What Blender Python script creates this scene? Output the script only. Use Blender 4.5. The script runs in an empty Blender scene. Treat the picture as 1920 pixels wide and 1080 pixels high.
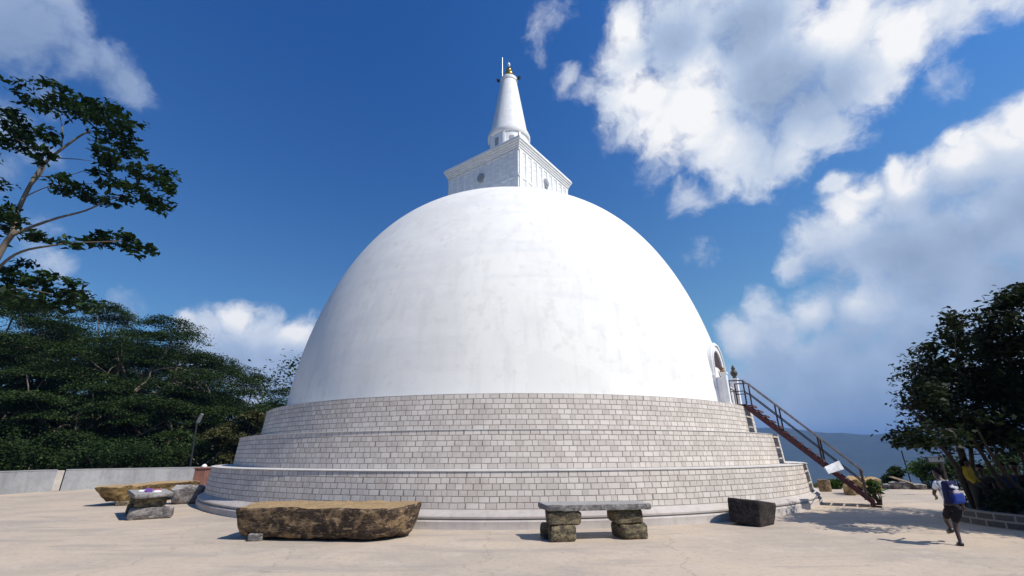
import bpy, bmesh, math, random
import numpy as np
from mathutils import Vector, Matrix, noise as mnoise
R_ = math.radians
scn = bpy.context.scene
COL = scn.collection

# ------------------------------------------------------------------ camera
CAM_H, CAM_F, PITCH, ROLL, YAW = 1.7, 853.0, 0.350, -0.0051, 0.0059
cd = bpy.data.cameras.new('camera'); cam = bpy.data.objects.new('camera', cd); COL.objects.link(cam)
cd.sensor_fit = 'HORIZONTAL'; cd.sensor_width = 36.0; cd.lens = CAM_F / 1920 * 36
cd.clip_start = 0.1; cd.clip_end = 60000
cam.matrix_world = (Matrix.Translation((0, 0, CAM_H)) @ Matrix.Rotation(-YAW, 4, 'Z')
                    @ Matrix.Rotation(math.pi / 2 + PITCH, 4, 'X') @ Matrix.Rotation(ROLL, 4, 'Z'))
scn.camera = cam
CAMROT = cam.matrix_world.to_3x3().copy()

def ray(px, py):
    """world direction seen at a pixel of the 1920x1080 photograph (used to measure places)"""
    return CAMROT @ Vector(((px - 960) / CAM_F, -(py - 540) / CAM_F, -1.0))
def at(px, py, Y):
    d = ray(px, py); t = Y / d.y
    return Vector((0, 0, CAM_H)) + d * t

# ------------------------------------------------------------------ node helper
class NT:
    def __init__(s, tree): s.t = tree; s.L = tree.links
    def put(s, sock, v):
        if v is None: return
        if hasattr(v, 'is_linked') or isinstance(v, bpy.types.NodeSocket): s.L.new(v, sock)
        else:
            if isinstance(v, (tuple, list)) and sock.type == 'RGBA' and len(v) == 3: v = (*v, 1)
            sock.default_value = v
    def n(s, typ, ins=None, out=0, **props):
        nd = s.t.nodes.new(typ)
        for k, v in props.items(): setattr(nd, k, v)
        for k, v in (ins or {}).items(): s.put(nd.inputs[k], v)
        return nd.outputs[out] if out is not None else nd
    def math(s, op, a, b=None, c=None, clamp=False):
        i = {0: a}
        if b is not None: i[1] = b
        if c is not None: i[2] = c
        return s.n('ShaderNodeMath', i, operation=op, use_clamp=clamp)
    def vm(s, op, a, b=None, out=0, scale=None):
        i = {0: a}
        if b is not None: i[1] = b
        nd = s.n('ShaderNodeVectorMath', i, out=None, operation=op)
        if scale is not None: s.put(nd.inputs['Scale'], scale)
        return nd.outputs[out]
    def noise(s, vec, scale, detail=4, rough=.5, dist=0.0, out=0):
        return s.n('ShaderNodeTexNoise', {'Vector': vec, 'Scale': scale, 'Detail': detail, 'Roughness': rough, 'Distortion': dist}, out=out)
    def mix(s, f, a, b, mode='MIX'):
        nd = s.t.nodes.new('ShaderNodeMix'); nd.data_type = 'RGBA'; nd.blend_type = mode
        s.put(nd.inputs[0], f); s.put(nd.inputs[6], a); s.put(nd.inputs[7], b)
        return nd.outputs[2]
    def ss(s, v, lo, hi, a=0.0, b=1.0):
        return s.n('ShaderNodeMapRange', {0: v, 1: lo, 2: hi, 3: a, 4: b}, interpolation_type='SMOOTHSTEP')

# ------------------------------------------------------------------ sun and sky
SUN_EL, SUN_AZ = R_(48), R_(58)      # azimuth measured from the direction back to the camera, towards the right
sdir = Vector((math.sin(SUN_AZ) * math.cos(SUN_EL), -math.cos(SUN_AZ) * math.cos(SUN_EL), math.sin(SUN_EL)))
sd = bpy.data.lights.new('sun', 'SUN'); sd.energy = 5.0; sd.angle = R_(0.53); sd.color = (1, .94, .85)
sun = bpy.data.objects.new('sun', sd); COL.objects.link(sun)
sun.rotation_euler = (-sdir).to_track_quat('-Z', 'Y').to_euler()

scn.view_settings.view_transform = 'Standard'; scn.view_settings.look = 'None'
scn.view_settings.exposure = 0.08; scn.view_settings.gamma = 1.0; scn.view_settings.use_curve_mapping = False
scn.cycles.max_bounces = 6; scn.cycles.diffuse_bounces = 3; scn.cycles.glossy_bounces = 2
scn.cycles.transparent_max_bounces = 6; scn.cycles.use_denoising = True
scn.cycles.volume_bounces = 0

# cloud banks: (px, py, radius, weight) on the photograph, turned into directions of the sky
CL_DENSE = [(1185,110,75,1),(1180,45,55,1),(1160,190,50,1),(1215,200,85,1),(1290,210,105,1),(1335,275,85,1),(1400,300,84,.95),(1480,295,62,.8),(1560,240,60,.8),(1250,250,60,.8),(1300,70,140,1),
 (1430,130,150,1),(1440,20,130,1),(1580,60,130,1),(1600,150,105,1),(1520,225,85,.95),(1700,60,95,.95),(1800,20,85,.8),(1655,140,70,.8),(1890,10,60,.7),
 (1490,500,42,.9),(1545,455,75,1),(1590,385,62,1),(1625,370,45,1),(1640,470,115,1),(1705,370,85,1),(1760,460,130,1),(1800,330,88,1),(1870,285,85,1),
 (1910,400,150,1),(1915,235,60,1),(1820,520,110,1),(1980,300,160,1),(1560,350,30,1),(1680,325,40,1),(1790,270,35,1),(2050,450,200,1),
 (345,612,34,.9),(395,622,52,1),(445,606,44,1),(500,626,56,1),(560,640,55,1),(430,670,85,1),(530,700,75,1),(610,680,80,1),(360,670,60,.9),(330,720,60,.9),(480,740,70,.9)]
CL_LOW = [(1385,640,50,1),(1440,630,66,1),(1530,600,66,1),(1600,600,85,1),(1700,575,95,1),(1800,600,115,1),(1910,600,125,1),(1450,690,90,1),(1560,690,110,1),(1690,680,120,1),(1810,700,120,1),(1430,570,34,.9),
 (1560,780,150,1),(1400,770,120,1),(1750,780,170,1),(1650,740,140,1),(1480,800,120,1),(1900,740,170,1),(2050,650,200,1)]
CL_THIN = [(1300,370,50,.9),(1340,345,45,.8),(1065,140,30,.62),(1100,170,30,.62),(1010,65,40,.34),(1045,30,36,.30),(1320,465,25,.3),(1780,155,45,.5),(1170,250,50,.6),(1240,300,60,.7),(1480,300,70,.7),(1560,250,70,.6),
 (40,60,115,1),(-20,20,110,1),(120,25,80,1),(150,110,66,.9),(205,120,62,.9),(245,155,50,.9),(255,180,36,.8),(20,240,80,.9),(60,290,70,.8),(0,330,70,.8),(100,190,50,.6),(210,565,44,.9),(240,580,34,.8),(90,490,50,.8),(150,540,40,.6),(60,420,60,.4)]
CL_SHADE = [(1450,190,150,1),(1400,60,95,.9),(1270,80,85,.6),(1560,170,80,.6),(1700,480,140,.8),(1830,430,150,.9),(1900,540,140,1),(1560,520,80,.8),(1760,530,120,.9),(1960,400,160,.8),
 (1600,650,130,.6),(1720,650,140,.75),(1450,710,120,.6),(1850,650,150,.85),(1560,740,150,.8),(1920,740,150,.9),(40,120,220,1),(200,150,120,.9),(20,300,140,1),(430,690,90,.9),(560,700,90,.9),(340,700,90,.9),(500,670,50,.6),(220,580,60,.7),(1660,780,200,1),(1400,780,120,1)]
CL_LIGHT = [(1315,215,85,1),(1210,170,60,.8),(1370,260,70,.7),(1560,45,80,.9),(1690,60,60,.7),(1180,60,45,.6),(1615,350,40,1),(1590,400,50,.5),(1700,330,50,.9),(1800,290,55,.9),(1890,240,60,.9),(1830,400,40,.5),(450,595,40,.8),(560,625,40,.8),(1660,200,50,.5),(1500,270,60,.5),(1250,250,70,.7),(1300,140,60,.5),(1390,640,30,.4),(1520,585,40,.5),(1600,570,40,.4),(1800,540,50,.3)]

world = bpy.data.worlds.new('World'); scn.world = world; world.use_nodes = True
world.cycles.sampling_method = 'MANUAL'; world.cycles.sample_map_resolution = 512
wt = world.node_tree; wt.nodes.clear(); W = NT(wt)

def field_group(name, blobs):
    g = bpy.data.node_groups.new(name, 'ShaderNodeTree')
    g.interface.new_socket('Vector', in_out='INPUT', socket_type='NodeSocketVector')
    g.interface.new_socket('Field', in_out='OUTPUT', socket_type='NodeSocketFloat')
    T = NT(g); gi = g.nodes.new('NodeGroupInput'); go = g.nodes.new('NodeGroupOutput')
    acc = None
    for (x, y, r, w) in blobs:
        c = ray(x, y).normalized()
        rr = 0.25 * ((ray(x + r, y).normalized() - ray(x - r, y).normalized()).length + (ray(x, y + r).normalized() - ray(x, y - r).normalized()).length)
        d = T.vm('DISTANCE', gi.outputs[0], tuple(c), out=1)
        v = T.math('MULTIPLY_ADD', d, -w / rr, w)
        acc = v if acc is None else T.math('SMOOTH_MAX', acc, v, .18)
    g.links.new(acc, go.inputs[0])
    return g
def use(T, g, vec):
    nd = T.t.nodes.new('ShaderNodeGroup'); nd.node_tree = g; T.L.new(vec, nd.inputs[0]); return nd.outputs[0]

tc = W.n('ShaderNodeTexCoord', out=None).outputs['Generated']
dirv = W.vm('NORMALIZE', tc)
warp = W.noise(dirv, 9.0, 5, .55, out=1)
wv = W.vm('SCALE', W.vm('SUBTRACT', warp, (.5, .5, .5)), scale=0.075)
dw = W.vm('ADD', dirv, wv)
fb = W.noise(dw, 11.0, 9, .62, .15)
fine = W.noise(dw, 34.0, 6, .6)
gD, gW, gT, gS, gL = [field_group(n, b) for n, b in (('cloud_dense', CL_DENSE), ('cloud_low', CL_LOW), ('cloud_thin', CL_THIN), ('cloud_shade', CL_SHADE), ('cloud_light', CL_LIGHT))]
FD = use(W, gD, dw); FT = use(W, gT, dw); dh = W.vm('ADD', dirv, W.vm('SCALE', wv, scale=.45)); FS = use(W, gS, dh); FL = use(W, gL, dh)
nz = W.math('SUBTRACT', fb, .5)
nzf = W.math('SUBTRACT', fine, .5)
DD = W.math('ADD', W.math('MULTIPLY_ADD', nz, 1.3, FD), W.math('MULTIPLY', nzf, .5))
mD = W.ss(DD, -.12, .60)
DT = W.math('ADD', W.math('MULTIPLY_ADD', nz, 2.0, FT), W.math('MULTIPLY', nzf, .4))
mT = W.math('MULTIPLY', W.ss(DT, -.05, .8), .68)
DW = W.math('ADD', W.math('MULTIPLY_ADD', nz, 1.6, use(W, gW, dw)), W.math('MULTIPLY', nzf, .3))
mW = W.math('MULTIPLY', W.ss(DW, -.25, .60), .93)
inv = W.math('MULTIPLY', W.math('MULTIPLY', W.math('SUBTRACT', 1.0, mD), W.math('SUBTRACT', 1.0, mT)), W.math('SUBTRACT', 1.0, mW))
mask = W.math('SUBTRACT', 1.0, inv)
# light and grey of the cloud itself: thin bright rims, greyer where a bank is deep
fb2 = W.noise(W.vm('ADD', dw, (0, 0, .035)), 11.0, 6, .6, .15)
relief = W.math('SUBTRACT', fb, fb2)
lum = W.math('MULTIPLY_ADD', W.ss(FS, -.35, .9), -.62, .80)
lum = W.math('MULTIPLY_ADD', W.ss(FL, -.25, .9), .50, lum)
lum = W.math('MULTIPLY_ADD', relief, .45, lum)
lum = W.math('MULTIPLY_ADD', nz, .10, lum, clamp=True)
ccol = W.n('ShaderNodeValToRGB', {0: lum}, out=None)
cr = ccol.color_ramp; cr.elements[0].position = 0; cr.elements[0].color = (.27, .36, .52, 1)
cr.elements[1].position = 1; cr.elements[1].color = (1.0, 1.0, 1.0, 1)
e = cr.elements.new(.45); e.color = (.44, .55, .74, 1)
e = cr.elements.new(.75); e.color = (.70, .77, .88, 1)
sky = W.n('ShaderNodeTexSky', {}, sky_type='NISHITA', sun_disc=False, sun_elevation=SUN_EL,
          sun_rotation=math.atan2(sdir.x, sdir.y), altitude=300, air_density=1.0, dust_density=0.3, ozone_density=2.5)
elev = W.n('ShaderNodeSeparateXYZ', {0: dirv}, out=None).outputs[2]
tint = W.mix(W.ss(elev, .02, .80), (.60, .92, 1.03, 1), (.235, .75, 1.48, 1))
sxd = W.n('ShaderNodeSeparateXYZ', {0: dirv}, out=None).outputs[0]
skyc = W.mix(1.0, sky, tint, 'MULTIPLY')
skyc = W.mix(1.0, skyc, W.mix(W.ss(sxd, -.35, .65), (1.05, 1.05, 1.03, 1), (1.95, 1.63, 1.34, 1)), 'MULTIPLY')
bg1 = W.n('ShaderNodeBackground', {'Color': skyc, 'Strength': .085})
bg2 = W.n('ShaderNodeBackground', {'Color': ccol.outputs[0], 'Strength': .95})
ms = W.n('ShaderNodeMixShader', {0: mask, 1: bg1, 2: bg2})
wo = wt.nodes.new('ShaderNodeOutputWorld'); wt.links.new(ms, wo.inputs[0])

# ------------------------------------------------------------------ tagging and mesh helpers
def tag(o, label=None, cat=None, group=None, kind=None):
    if label: o['label'] = label
    if cat: o['category'] = cat
    if group: o['group'] = group
    if kind: o['kind'] = kind
    return o
def thing(name, loc, label, cat, group=None):
    o = bpy.data.objects.new(name, None); COL.objects.link(o); o.location = loc
    o.empty_display_size = .2
    return tag(o, label, cat, group)
def root_loc(o):
    while o.parent: o = o.parent
    return Vector(o.location)

class MB:
    """collects geometry in world coordinates; build() makes ONE mesh object"""
    def __init__(s): s.v = []; s.f = []; s.uv = None
    def add(s, vs, fs):
        k = len(s.v); s.v.extend([tuple(p) for p in vs]); s.f.extend([tuple(i + k for i in f) for f in fs]); return s
    def box(s, c, size, rot=None, taper=1.0):
        x, y, z = [q / 2 for q in size]; M = rot.to_3x3() if rot is not None else Matrix.Identity(3)
        P = []
        for sz in (-1, 1):
            k = taper if sz > 0 else 1
            for sx, sy in ((-1, -1), (1, -1), (1, 1), (-1, 1)): P.append(Vector(c) + M @ Vector((sx * x * k, sy * y * k, sz * z)))
        return s.add(P, [(3, 2, 1, 0), (4, 5, 6, 7), (0, 1, 5, 4), (1, 2, 6, 5), (2, 3, 7, 6), (3, 0, 4, 7)])
    def tube(s, pts, rad, n=8, cap=True):
        pts = [Vector(p) for p in pts]
        if not isinstance(rad, (list, tuple)): rad = [rad] * len(pts)
        rings = []; up = None
        for i, p in enumerate(pts):
            t = (pts[min(i + 1, len(pts) - 1)] - pts[max(i - 1, 0)]).normalized()
            if up is None:
                up = Vector((0, 0, 1)) if abs(t.z) < .9 else Vector((1, 0, 0))
            a = t.cross(up); a.normalize(); b = a.cross(t).normalized(); up = b
            rings.append([p + (a * math.cos(2 * math.pi * k / n) + b * math.sin(2 * math.pi * k / n)) * rad[i] for k in range(n)])
        vs = [q for r in rings for q in r]; fs = []
        for i in range(len(pts) - 1):
            for k in range(n):
                k2 = (k + 1) % n; fs.append((i * n + k, i * n + k2, (i + 1) * n + k2, (i + 1) * n + k))
        if cap: fs.append(tuple(reversed(range(n)))); fs.append(tuple(range((len(pts) - 1) * n, len(pts) * n)))
        return s.add(vs, fs)
    def lathe(s, c, prof, n=96, cap_top=False, cap_bot=False):
        cx, cy, cz = c; vs = []; fs = []; m = len(prof)
        for k in range(n):
            a = 2 * math.pi * k / n
            for r, z in prof: vs.append((cx + r * math.sin(a), cy - r * math.cos(a), cz + z))
        for k in range(n):
            k2 = (k + 1) % n
            for i in range(m - 1): fs.append((k * m + i, k2 * m + i, k2 * m + i + 1, k * m + i + 1))
        if cap_top: fs.append(tuple(k * m + m - 1 for k in range(n)))
        if cap_bot: fs.append(tuple(k * m for k in reversed(range(n))))
        return s.add(vs, fs)
    def build(s, name, mat, parent=None, smooth=False, bevel=0, seg=2, angle=None):
        me = bpy.data.meshes.new(name)
        off = root_loc(parent) if parent is not None else Vector((0, 0, 0))
        me.from_pydata([(x - off.x, y - off.y, z - off.z) for x, y, z in s.v], [], s.f); me.update()
        if mat is not None: me.materials.append(mat)
        if smooth:
            me.polygons.foreach_set('use_smooth', [True] * len(me.polygons))
            if angle:
                me.set_sharp_from_angle(angle=angle)
        o = bpy.data.objects.new(name, me); COL.objects.link(o)
        if parent is not None: o.parent = parent
        if bevel:
            b = o.modifiers.new('bevel', 'BEVEL'); b.width = bevel; b.segments = seg; b.limit_method = 'ANGLE'
        return o

def uv_cyl(o, c, rad, z0=0.0, zs=1.0):
    """u = arc length round axis c (world), v = height, in metres"""
    me = o.data; off = root_loc(o); uv = me.uv_layers.new(name='UVMap')
    for p in me.polygons:
        us = []
        for li in p.loop_indices:
            q = me.vertices[me.loops[li].vertex_index].co + off
            us.append([math.atan2(q.x - c[0], -(q.y - c[1])), (q.z - z0) * zs])
        if max(u[0] for u in us) - min(u[0] for u in us) > 3:
            for u in us:
                if u[0] < 0: u[0] += 2 * math.pi
        for li, u in zip(p.loop_indices, us): uv.data[li].uv = (u[0] * rad, u[1])

# ------------------------------------------------------------------ materials
def mat(name):
    m = bpy.data.materials.new(name); m.use_nodes = True; t = m.node_tree
    b = t.nodes['Principled BSDF']; return m, NT(t), b
def bump(T, b, h, strength=.3, dist=.02):
    n = T.n('ShaderNodeBump', {'Strength': strength, 'Distance': dist, 'Height': h}); T.L.new(n, b.inputs['Normal'])
def objco(T): return T.n('ShaderNodeTexCoord', out=None).outputs['Object']
def plain(name, col, rough=.6, var=.15, scale=8, metal=0.0, bmp=0.0, spec=.4):
    m, T, b = mat(name); co = objco(T)
    n = T.noise(co, scale, 6, .6)
    lo = tuple(c * (1 - var) for c in col); hi = tuple(min(1, c * (1 + var)) for c in col)
    T.put(b.inputs['Base Color'], T.mix(T.ss(n, .3, .7), lo, hi))
    b.inputs['Roughness'].default_value = rough; b.inputs['Metallic'].default_value = metal
    b.inputs['Specular IOR Level'].default_value = spec
    if bmp: bump(T, b, n, bmp, .02)
    return m
def geo_pos(T): return T.n('ShaderNodeNewGeometry', out=None).outputs['Position']

def m_whitewash():
    m, T, b = mat('whitewash'); co = geo_pos(T)
    n1 = T.noise(co, .35, 6, .6); n2 = T.noise(co, 2.2, 8, .65)
    sx = T.n('ShaderNodeSeparateXYZ', {0: co}, out=None)
    streak = T.noise(T.vm('MULTIPLY', co, (1.6, 1.6, .14)), 1.5, 5, .6)
    band = T.noise(T.vm('MULTIPLY', co, (.12, .12, 1.0)), 1.3, 3, .5)
    c = T.mix(T.ss(n1, .42, .72), (.82, .80, .745), (.755, .735, .69))
    c = T.mix(T.math('MULTIPLY', T.ss(streak, .48, .70), .38), c, (.64, .625, .60))
    c = T.mix(T.math('MULTIPLY', T.ss(band, .55, .7), .40), c, (.69, .69, .68))
    c = T.mix(T.math('MULTIPLY', T.ss(n2, .52, .68), .38), c, (.62, .60, .57))
    pt = T.n('ShaderNodeTexVoronoi', {'Vector': T.vm('MULTIPLY', co, (.45, .45, .9)), 'Scale': 1.0}, out=None, distance='CHEBYCHEV').outputs['Color']
    pv = T.n('ShaderNodeSeparateXYZ', {0: pt}, out=None).outputs[0]
    c = T.mix(T.math('MULTIPLY', T.ss(pv, .70, .78), .14), c, (.60, .585, .56))
    T.put(b.inputs['Base Color'], c); b.inputs['Roughness'].default_value = .85; b.inputs['Specular IOR Level'].default_value = .2
    h = T.math('ADD', T.math('MULTIPLY', n2, .6), T.math('MULTIPLY', T.noise(co, 14, 5, .6), .3))
    h = T.math('ADD', h, T.math('MULTIPLY', band, .9))
    bump(T, b, h, .16, .06)
    return m
def m_blocks():
    """pale stone blocks with dark joints; UV in metres"""
    m, T, b = mat('terrace_blocks')
    uv = T.n('ShaderNodeUVMap', {}, uv_map='UVMap'); s = T.n('ShaderNodeSeparateXYZ', {0: uv}, out=None)
    u, v = s.outputs[0], s.outputs[1]
    row = T.math('FLOOR', T.math('DIVIDE', v, .15))
    nv = T.n('ShaderNodeCombineXYZ', {0: T.math('MULTIPLY', u, 2.1), 1: T.math('MULTIPLY', row, 13.7), 2: 0.0})
    w = T.math('MULTIPLY', T.math('SUBTRACT', T.noise(nv, 1.0, 1, .5), .5), .40)
    wob = T.math('MULTIPLY', T.math('SUBTRACT', T.noise(uv, 1.7, 2, .5), .5), .03)
    vec = T.n('ShaderNodeCombineXYZ', {0: T.math('ADD', u, w), 1: T.math('ADD', v, wob), 2: 0.0})
    br = T.n('ShaderNodeTexBrick', {'Vector': vec, 'Color1': (.0, .0, .0, 1), 'Color2': (1, 1, 1, 1), 'Mortar': (.5, .5, .5, 1), 'Scale': 1.0, 'Mortar Size': .0135,
             'Mortar Smooth': .5, 'Bias': 0.0, 'Brick Width': .235, 'Row Height': .15}, out=None)
    br.offset = .47; br.squash = 1.0
    n1 = T.noise(uv, 1.1, 5, .6); n2 = T.noise(uv, 9, 6, .65); n3 = T.noise(uv, 45, 3, .6)
    c = T.mix(br.outputs[0], (.51, .45, .395), (.67, .61, .545))
    c = T.mix(T.math('MULTIPLY', T.ss(n1, .45, .7), .55), c, (.44, .385, .345))
    c = T.mix(T.math('MULTIPLY', T.ss(n2, .48, .68), .45), c, (.68, .61, .55))
    c = T.mix(T.math('MULTIPLY', T.ss(T.noise(uv, 3.1, 4, .6), .62, .74), .5), c, (.55, .42, .30))
    jn = T.ss(T.noise(uv, 6, 3, .6), .25, .6)
    c = T.mix(T.math('MULTIPLY', br.outputs[1], T.math('MULTIPLY_ADD', jn, .35, .65)), c, (.225, .195, .17))
    T.put(b.inputs['Base Color'], c); b.inputs['Roughness'].default_value = .8; b.inputs['Specular IOR Level'].default_value = .25
    h = T.math('SUBTRACT', T.math('ADD', T.math('MULTIPLY', n2, .3), T.math('MULTIPLY', n3, .15)), br.outputs[1])
    bump(T, b, h, .55, .012)
    return m
def m_plaster(name, c0, c1, c2, scale=1.0, bmp=.25):
    m, T, b = mat(name); co = geo_pos(T)
    n1 = T.noise(co, .9 * scale, 6, .65); n2 = T.noise(co, 6 * scale, 7, .7); n3 = T.noise(T.vm('MULTIPLY', co, (3, 3, .5)), 1.4 * scale, 5, .6)
    c = T.mix(T.ss(n1, .35, .65), c0, c1); c = T.mix(T.math('MULTIPLY', T.ss(n2, .5, .75), .6), c, c2)
    c = T.mix(T.math('MULTIPLY', T.ss(n3, .5, .7), .4), c, c2)
    T.put(b.inputs['Base Color'], c); b.inputs['Roughness'].default_value = .85; b.inputs['Specular IOR Level'].default_value = .25
    bump(T, b, T.math('ADD', n2, T.math('MULTIPLY', T.noise(co, 40, 4, .6), .4)), bmp, .02)
    return m
def m_stone(name, base, stain, light, scale=1.0, top=None):
    """weathered rock: base, dark stains, pale scrapes; top = colour mixed in on upward faces"""
    m, T, b = mat(name); co = objco(T); g = T.n('ShaderNodeNewGeometry', out=None)
    n1 = T.noise(T.vm('MULTIPLY', co, (1, 1, 1.6)), 2.2 * scale, 8, .65, .4); n2 = T.noise(co, 9 * scale, 8, .7, .3)
    n3 = T.noise(T.vm('MULTIPLY', co, (1, 1, 2.6)), 4.5 * scale, 9, .72, .8)
    c = T.mix(T.ss(n1, .40, .56), base, stain)
    c = T.mix(T.math('MULTIPLY', T.ss(n2, .45, .62), .75), c, tuple(q * .35 for q in stain))
    n5 = T.noise(T.vm('MULTIPLY', co, (1.1, 1.1, 4.5)), 5.5 * scale, 9, .75, 1.2)
    c = T.mix(T.math('MULTIPLY', T.ss(n3, .54, .66), .8), c, light)
    c = T.mix(T.math('MULTIPLY', T.ss(n5, .56, .64), .7), c, light)
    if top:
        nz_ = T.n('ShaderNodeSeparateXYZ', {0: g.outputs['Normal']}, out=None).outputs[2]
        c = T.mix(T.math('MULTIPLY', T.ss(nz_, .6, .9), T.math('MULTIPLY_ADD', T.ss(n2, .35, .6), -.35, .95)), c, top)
    T.put(b.inputs['Base Color'], c); b.inputs['Roughness'].default_value = .85; b.inputs['Specular IOR Level'].default_value = .25
    h = T.math('ADD', n2, T.math('MULTIPLY', T.noise(co, 30 * scale, 6, .7), .5)); bump(T, b, T.math('ADD', h, n3), .7, .03)
    return m
def m_ground():
    m, T, b = mat('concrete_ground'); co = geo_pos(T)
    n1 = T.noise(co, .22, 7, .62, .3); n2 = T.noise(co, 1.3, 8, .68, .2); n3 = T.noise(co, 9, 8, .7); n4 = T.noise(co, 26, 6, .7)
    sw = T.noise(T.vm('MULTIPLY', co, (.35, 1.6, 1)), 1.0, 7, .62, .6)
    c = T.mix(T.ss(n1, .38, .62), (.53, .43, .325), (.42, .355, .285))
    c = T.mix(T.math('MULTIPLY', T.ss(sw, .48, .66), .65), c, (.35, .305, .26))
    c = T.mix(T.math('MULTIPLY', T.ss(n2, .52, .7), .6), c, (.56, .475, .39))
    c = T.mix(T.math('MULTIPLY', T.ss(n3, .50, .70), .6), c, (.31, .26, .215))
    c = T.mix(T.math('MULTIPLY', T.ss(n4, .55, .70), .5), c, (.24, .195, .16))
    vo = T.n('ShaderNodeTexVoronoi', {'Vector': T.vm('ADD', co, T.vm('SCALE', T.noise(co, 1.1, 4, .6, out=1), scale=1.2)), 'Scale': .22}, feature='DISTANCE_TO_EDGE')
    c = T.mix(T.math('MULTIPLY', T.ss(vo, .0, .006, 1, 0), .35), c, (.2, .17, .14))
    T.put(b.inputs['Base Color'], c); b.inputs['Roughness'].default_value = .9; b.inputs['Specular IOR Level'].default_value = .2
    bump(T, b, T.math('ADD', T.math('MULTIPLY', n3, .6), T.math('MULTIPLY', n4, .5)), .45, .025)
    return m
def m_leaf(name, c0, c1, trans=.25, hi=None):
    m, T, b = mat(name)
    a = T.n('ShaderNodeAttribute', {}, out=None, attribute_name='tint').outputs['Fac']
    co = geo_pos(T); n = T.noise(co, .6, 3, .5)
    f = T.math('ADD', T.math('MULTIPLY', a, .7), T.math('MULTIPLY', T.math('SUBTRACT', n, .35), 1.0), clamp=True)
    c = T.mix(f, c0, c1)
    if hi: c = T.mix(T.ss(a, .86, .95), c, hi)
    T.put(b.inputs['Base Color'], c); b.inputs['Roughness'].default_value = .6; b.inputs['Specular IOR Level'].default_value = .14
    tr = T.n('ShaderNodeBsdfTranslucent', {'Color': T.mix(1.0, c, (1.4, 1.6, .7, 1), 'MULTIPLY')})
    mx = T.n('ShaderNodeMixShader', {0: trans, 1: b.outputs[0], 2: tr})
    T.L.new(mx, T.t.nodes['Material Output'].inputs[0])
    return m
M = {}
M['white'] = m_whitewash(); M['blocks'] = m_blocks(); M['ground'] = m_ground()
M['plinth'] = m_plaster('plinth_plaster', (.50, .455, .415), (.41, .365, .335), (.33, .285, .255), 1.0)
M['cap'] = m_plaster('ledge_plaster', (.60, .57, .53), (.52, .49, .455), (.42, .38, .345), 1.2)
M['parapet'] = m_plaster('parapet_plaster', (.33, .335, .345), (.26, .265, .28), (.18, .18, .185), 1.0)
M['paint'] = plain('white_paint', (.80, .79, .77), .6, .06, 3, bmp=.1)
M['lilac_shade'] = plain('lilac_shaded_white', (.70, .68, .70), .7, .08, 3, bmp=.1)  # lilac cast of the shrine's shaded sides, put into the white wall colour
M['niche'] = plain('niche_shade', (.055, .03, .022), .6, .4, 6)  # dark reddish tone painting the shade inside the shrine opening
M['nichegrey'] = plain('niche_grey_paint', (.30, .31, .34), .7)
M['gold'] = plain('gilded_metal', (.72, .38, .08), .28, .2, 6, metal=1.0)
M['crystal'] = plain('crystal', (.75, .8, .86), .1, .05, 6)
M['steelgrey'] = plain('galvanised_rod', (.55, .58, .62), .4, .1, 6, metal=.6)
M['black'] = plain('black_metal', (.02, .02, .022), .45, .3, 9)
M['maroon'] = plain('maroon_paint', (.085, .022, .022), .5, .35, 10, bmp=.15)
M['railing'] = plain('railing_paint', (.045, .03, .032), .35, .3, 12)
M['rail_top'] = plain('worn_handrail', (.16, .145, .14), .35, .3, 9, metal=.5)
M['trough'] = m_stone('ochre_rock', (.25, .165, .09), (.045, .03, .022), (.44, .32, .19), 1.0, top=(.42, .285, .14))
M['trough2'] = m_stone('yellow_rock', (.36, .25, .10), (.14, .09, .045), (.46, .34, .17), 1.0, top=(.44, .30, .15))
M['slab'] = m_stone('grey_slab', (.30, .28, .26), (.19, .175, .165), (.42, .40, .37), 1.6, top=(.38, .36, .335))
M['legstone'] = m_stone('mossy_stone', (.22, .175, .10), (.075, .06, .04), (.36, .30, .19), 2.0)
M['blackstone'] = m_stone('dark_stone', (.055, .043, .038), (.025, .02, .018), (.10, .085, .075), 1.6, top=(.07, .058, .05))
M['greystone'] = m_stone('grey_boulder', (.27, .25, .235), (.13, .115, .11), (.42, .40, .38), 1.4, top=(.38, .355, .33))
M['brickred'] = m_plaster('red_brick', (.24, .11, .08), (.19, .085, .065), (.33, .2, .16), 3.0, .6)
M['bark'] = m_plaster('bark', (.055, .043, .033), (.035, .028, .022), (.085, .068, .052), 3.0, .6)
M['palebark'] = m_plaster('pale_bark', (.20, .16, .12), (.14, .11, .085), (.27, .225, .18), 3.0, .5)
M['leaf_near'] = m_leaf('leaf_broad', (.010, .020, .008), (.030, .058, .016), .18, (.06, .11, .025))
M['leaf_rain'] = m_leaf('leaf_feathery', (.011, .022, .006), (.038, .064, .015), .14, (.07, .11, .024))
M['leaf_lime'] = m_leaf('leaf_fresh', (.03, .06, .015), (.08, .14, .03), .2)
M['leaf_mid'] = m_leaf('leaf_mid', (.012, .026, .008), (.035, .062, .016), .14)
M['leaf_olive'] = m_leaf('leaf_olive', (.03, .034, .012), (.10, .095, .034), .15)
M['leaf_dark'] = m_leaf('leaf_dark', (.008, .013, .006), (.026, .038, .014), .14)

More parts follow.
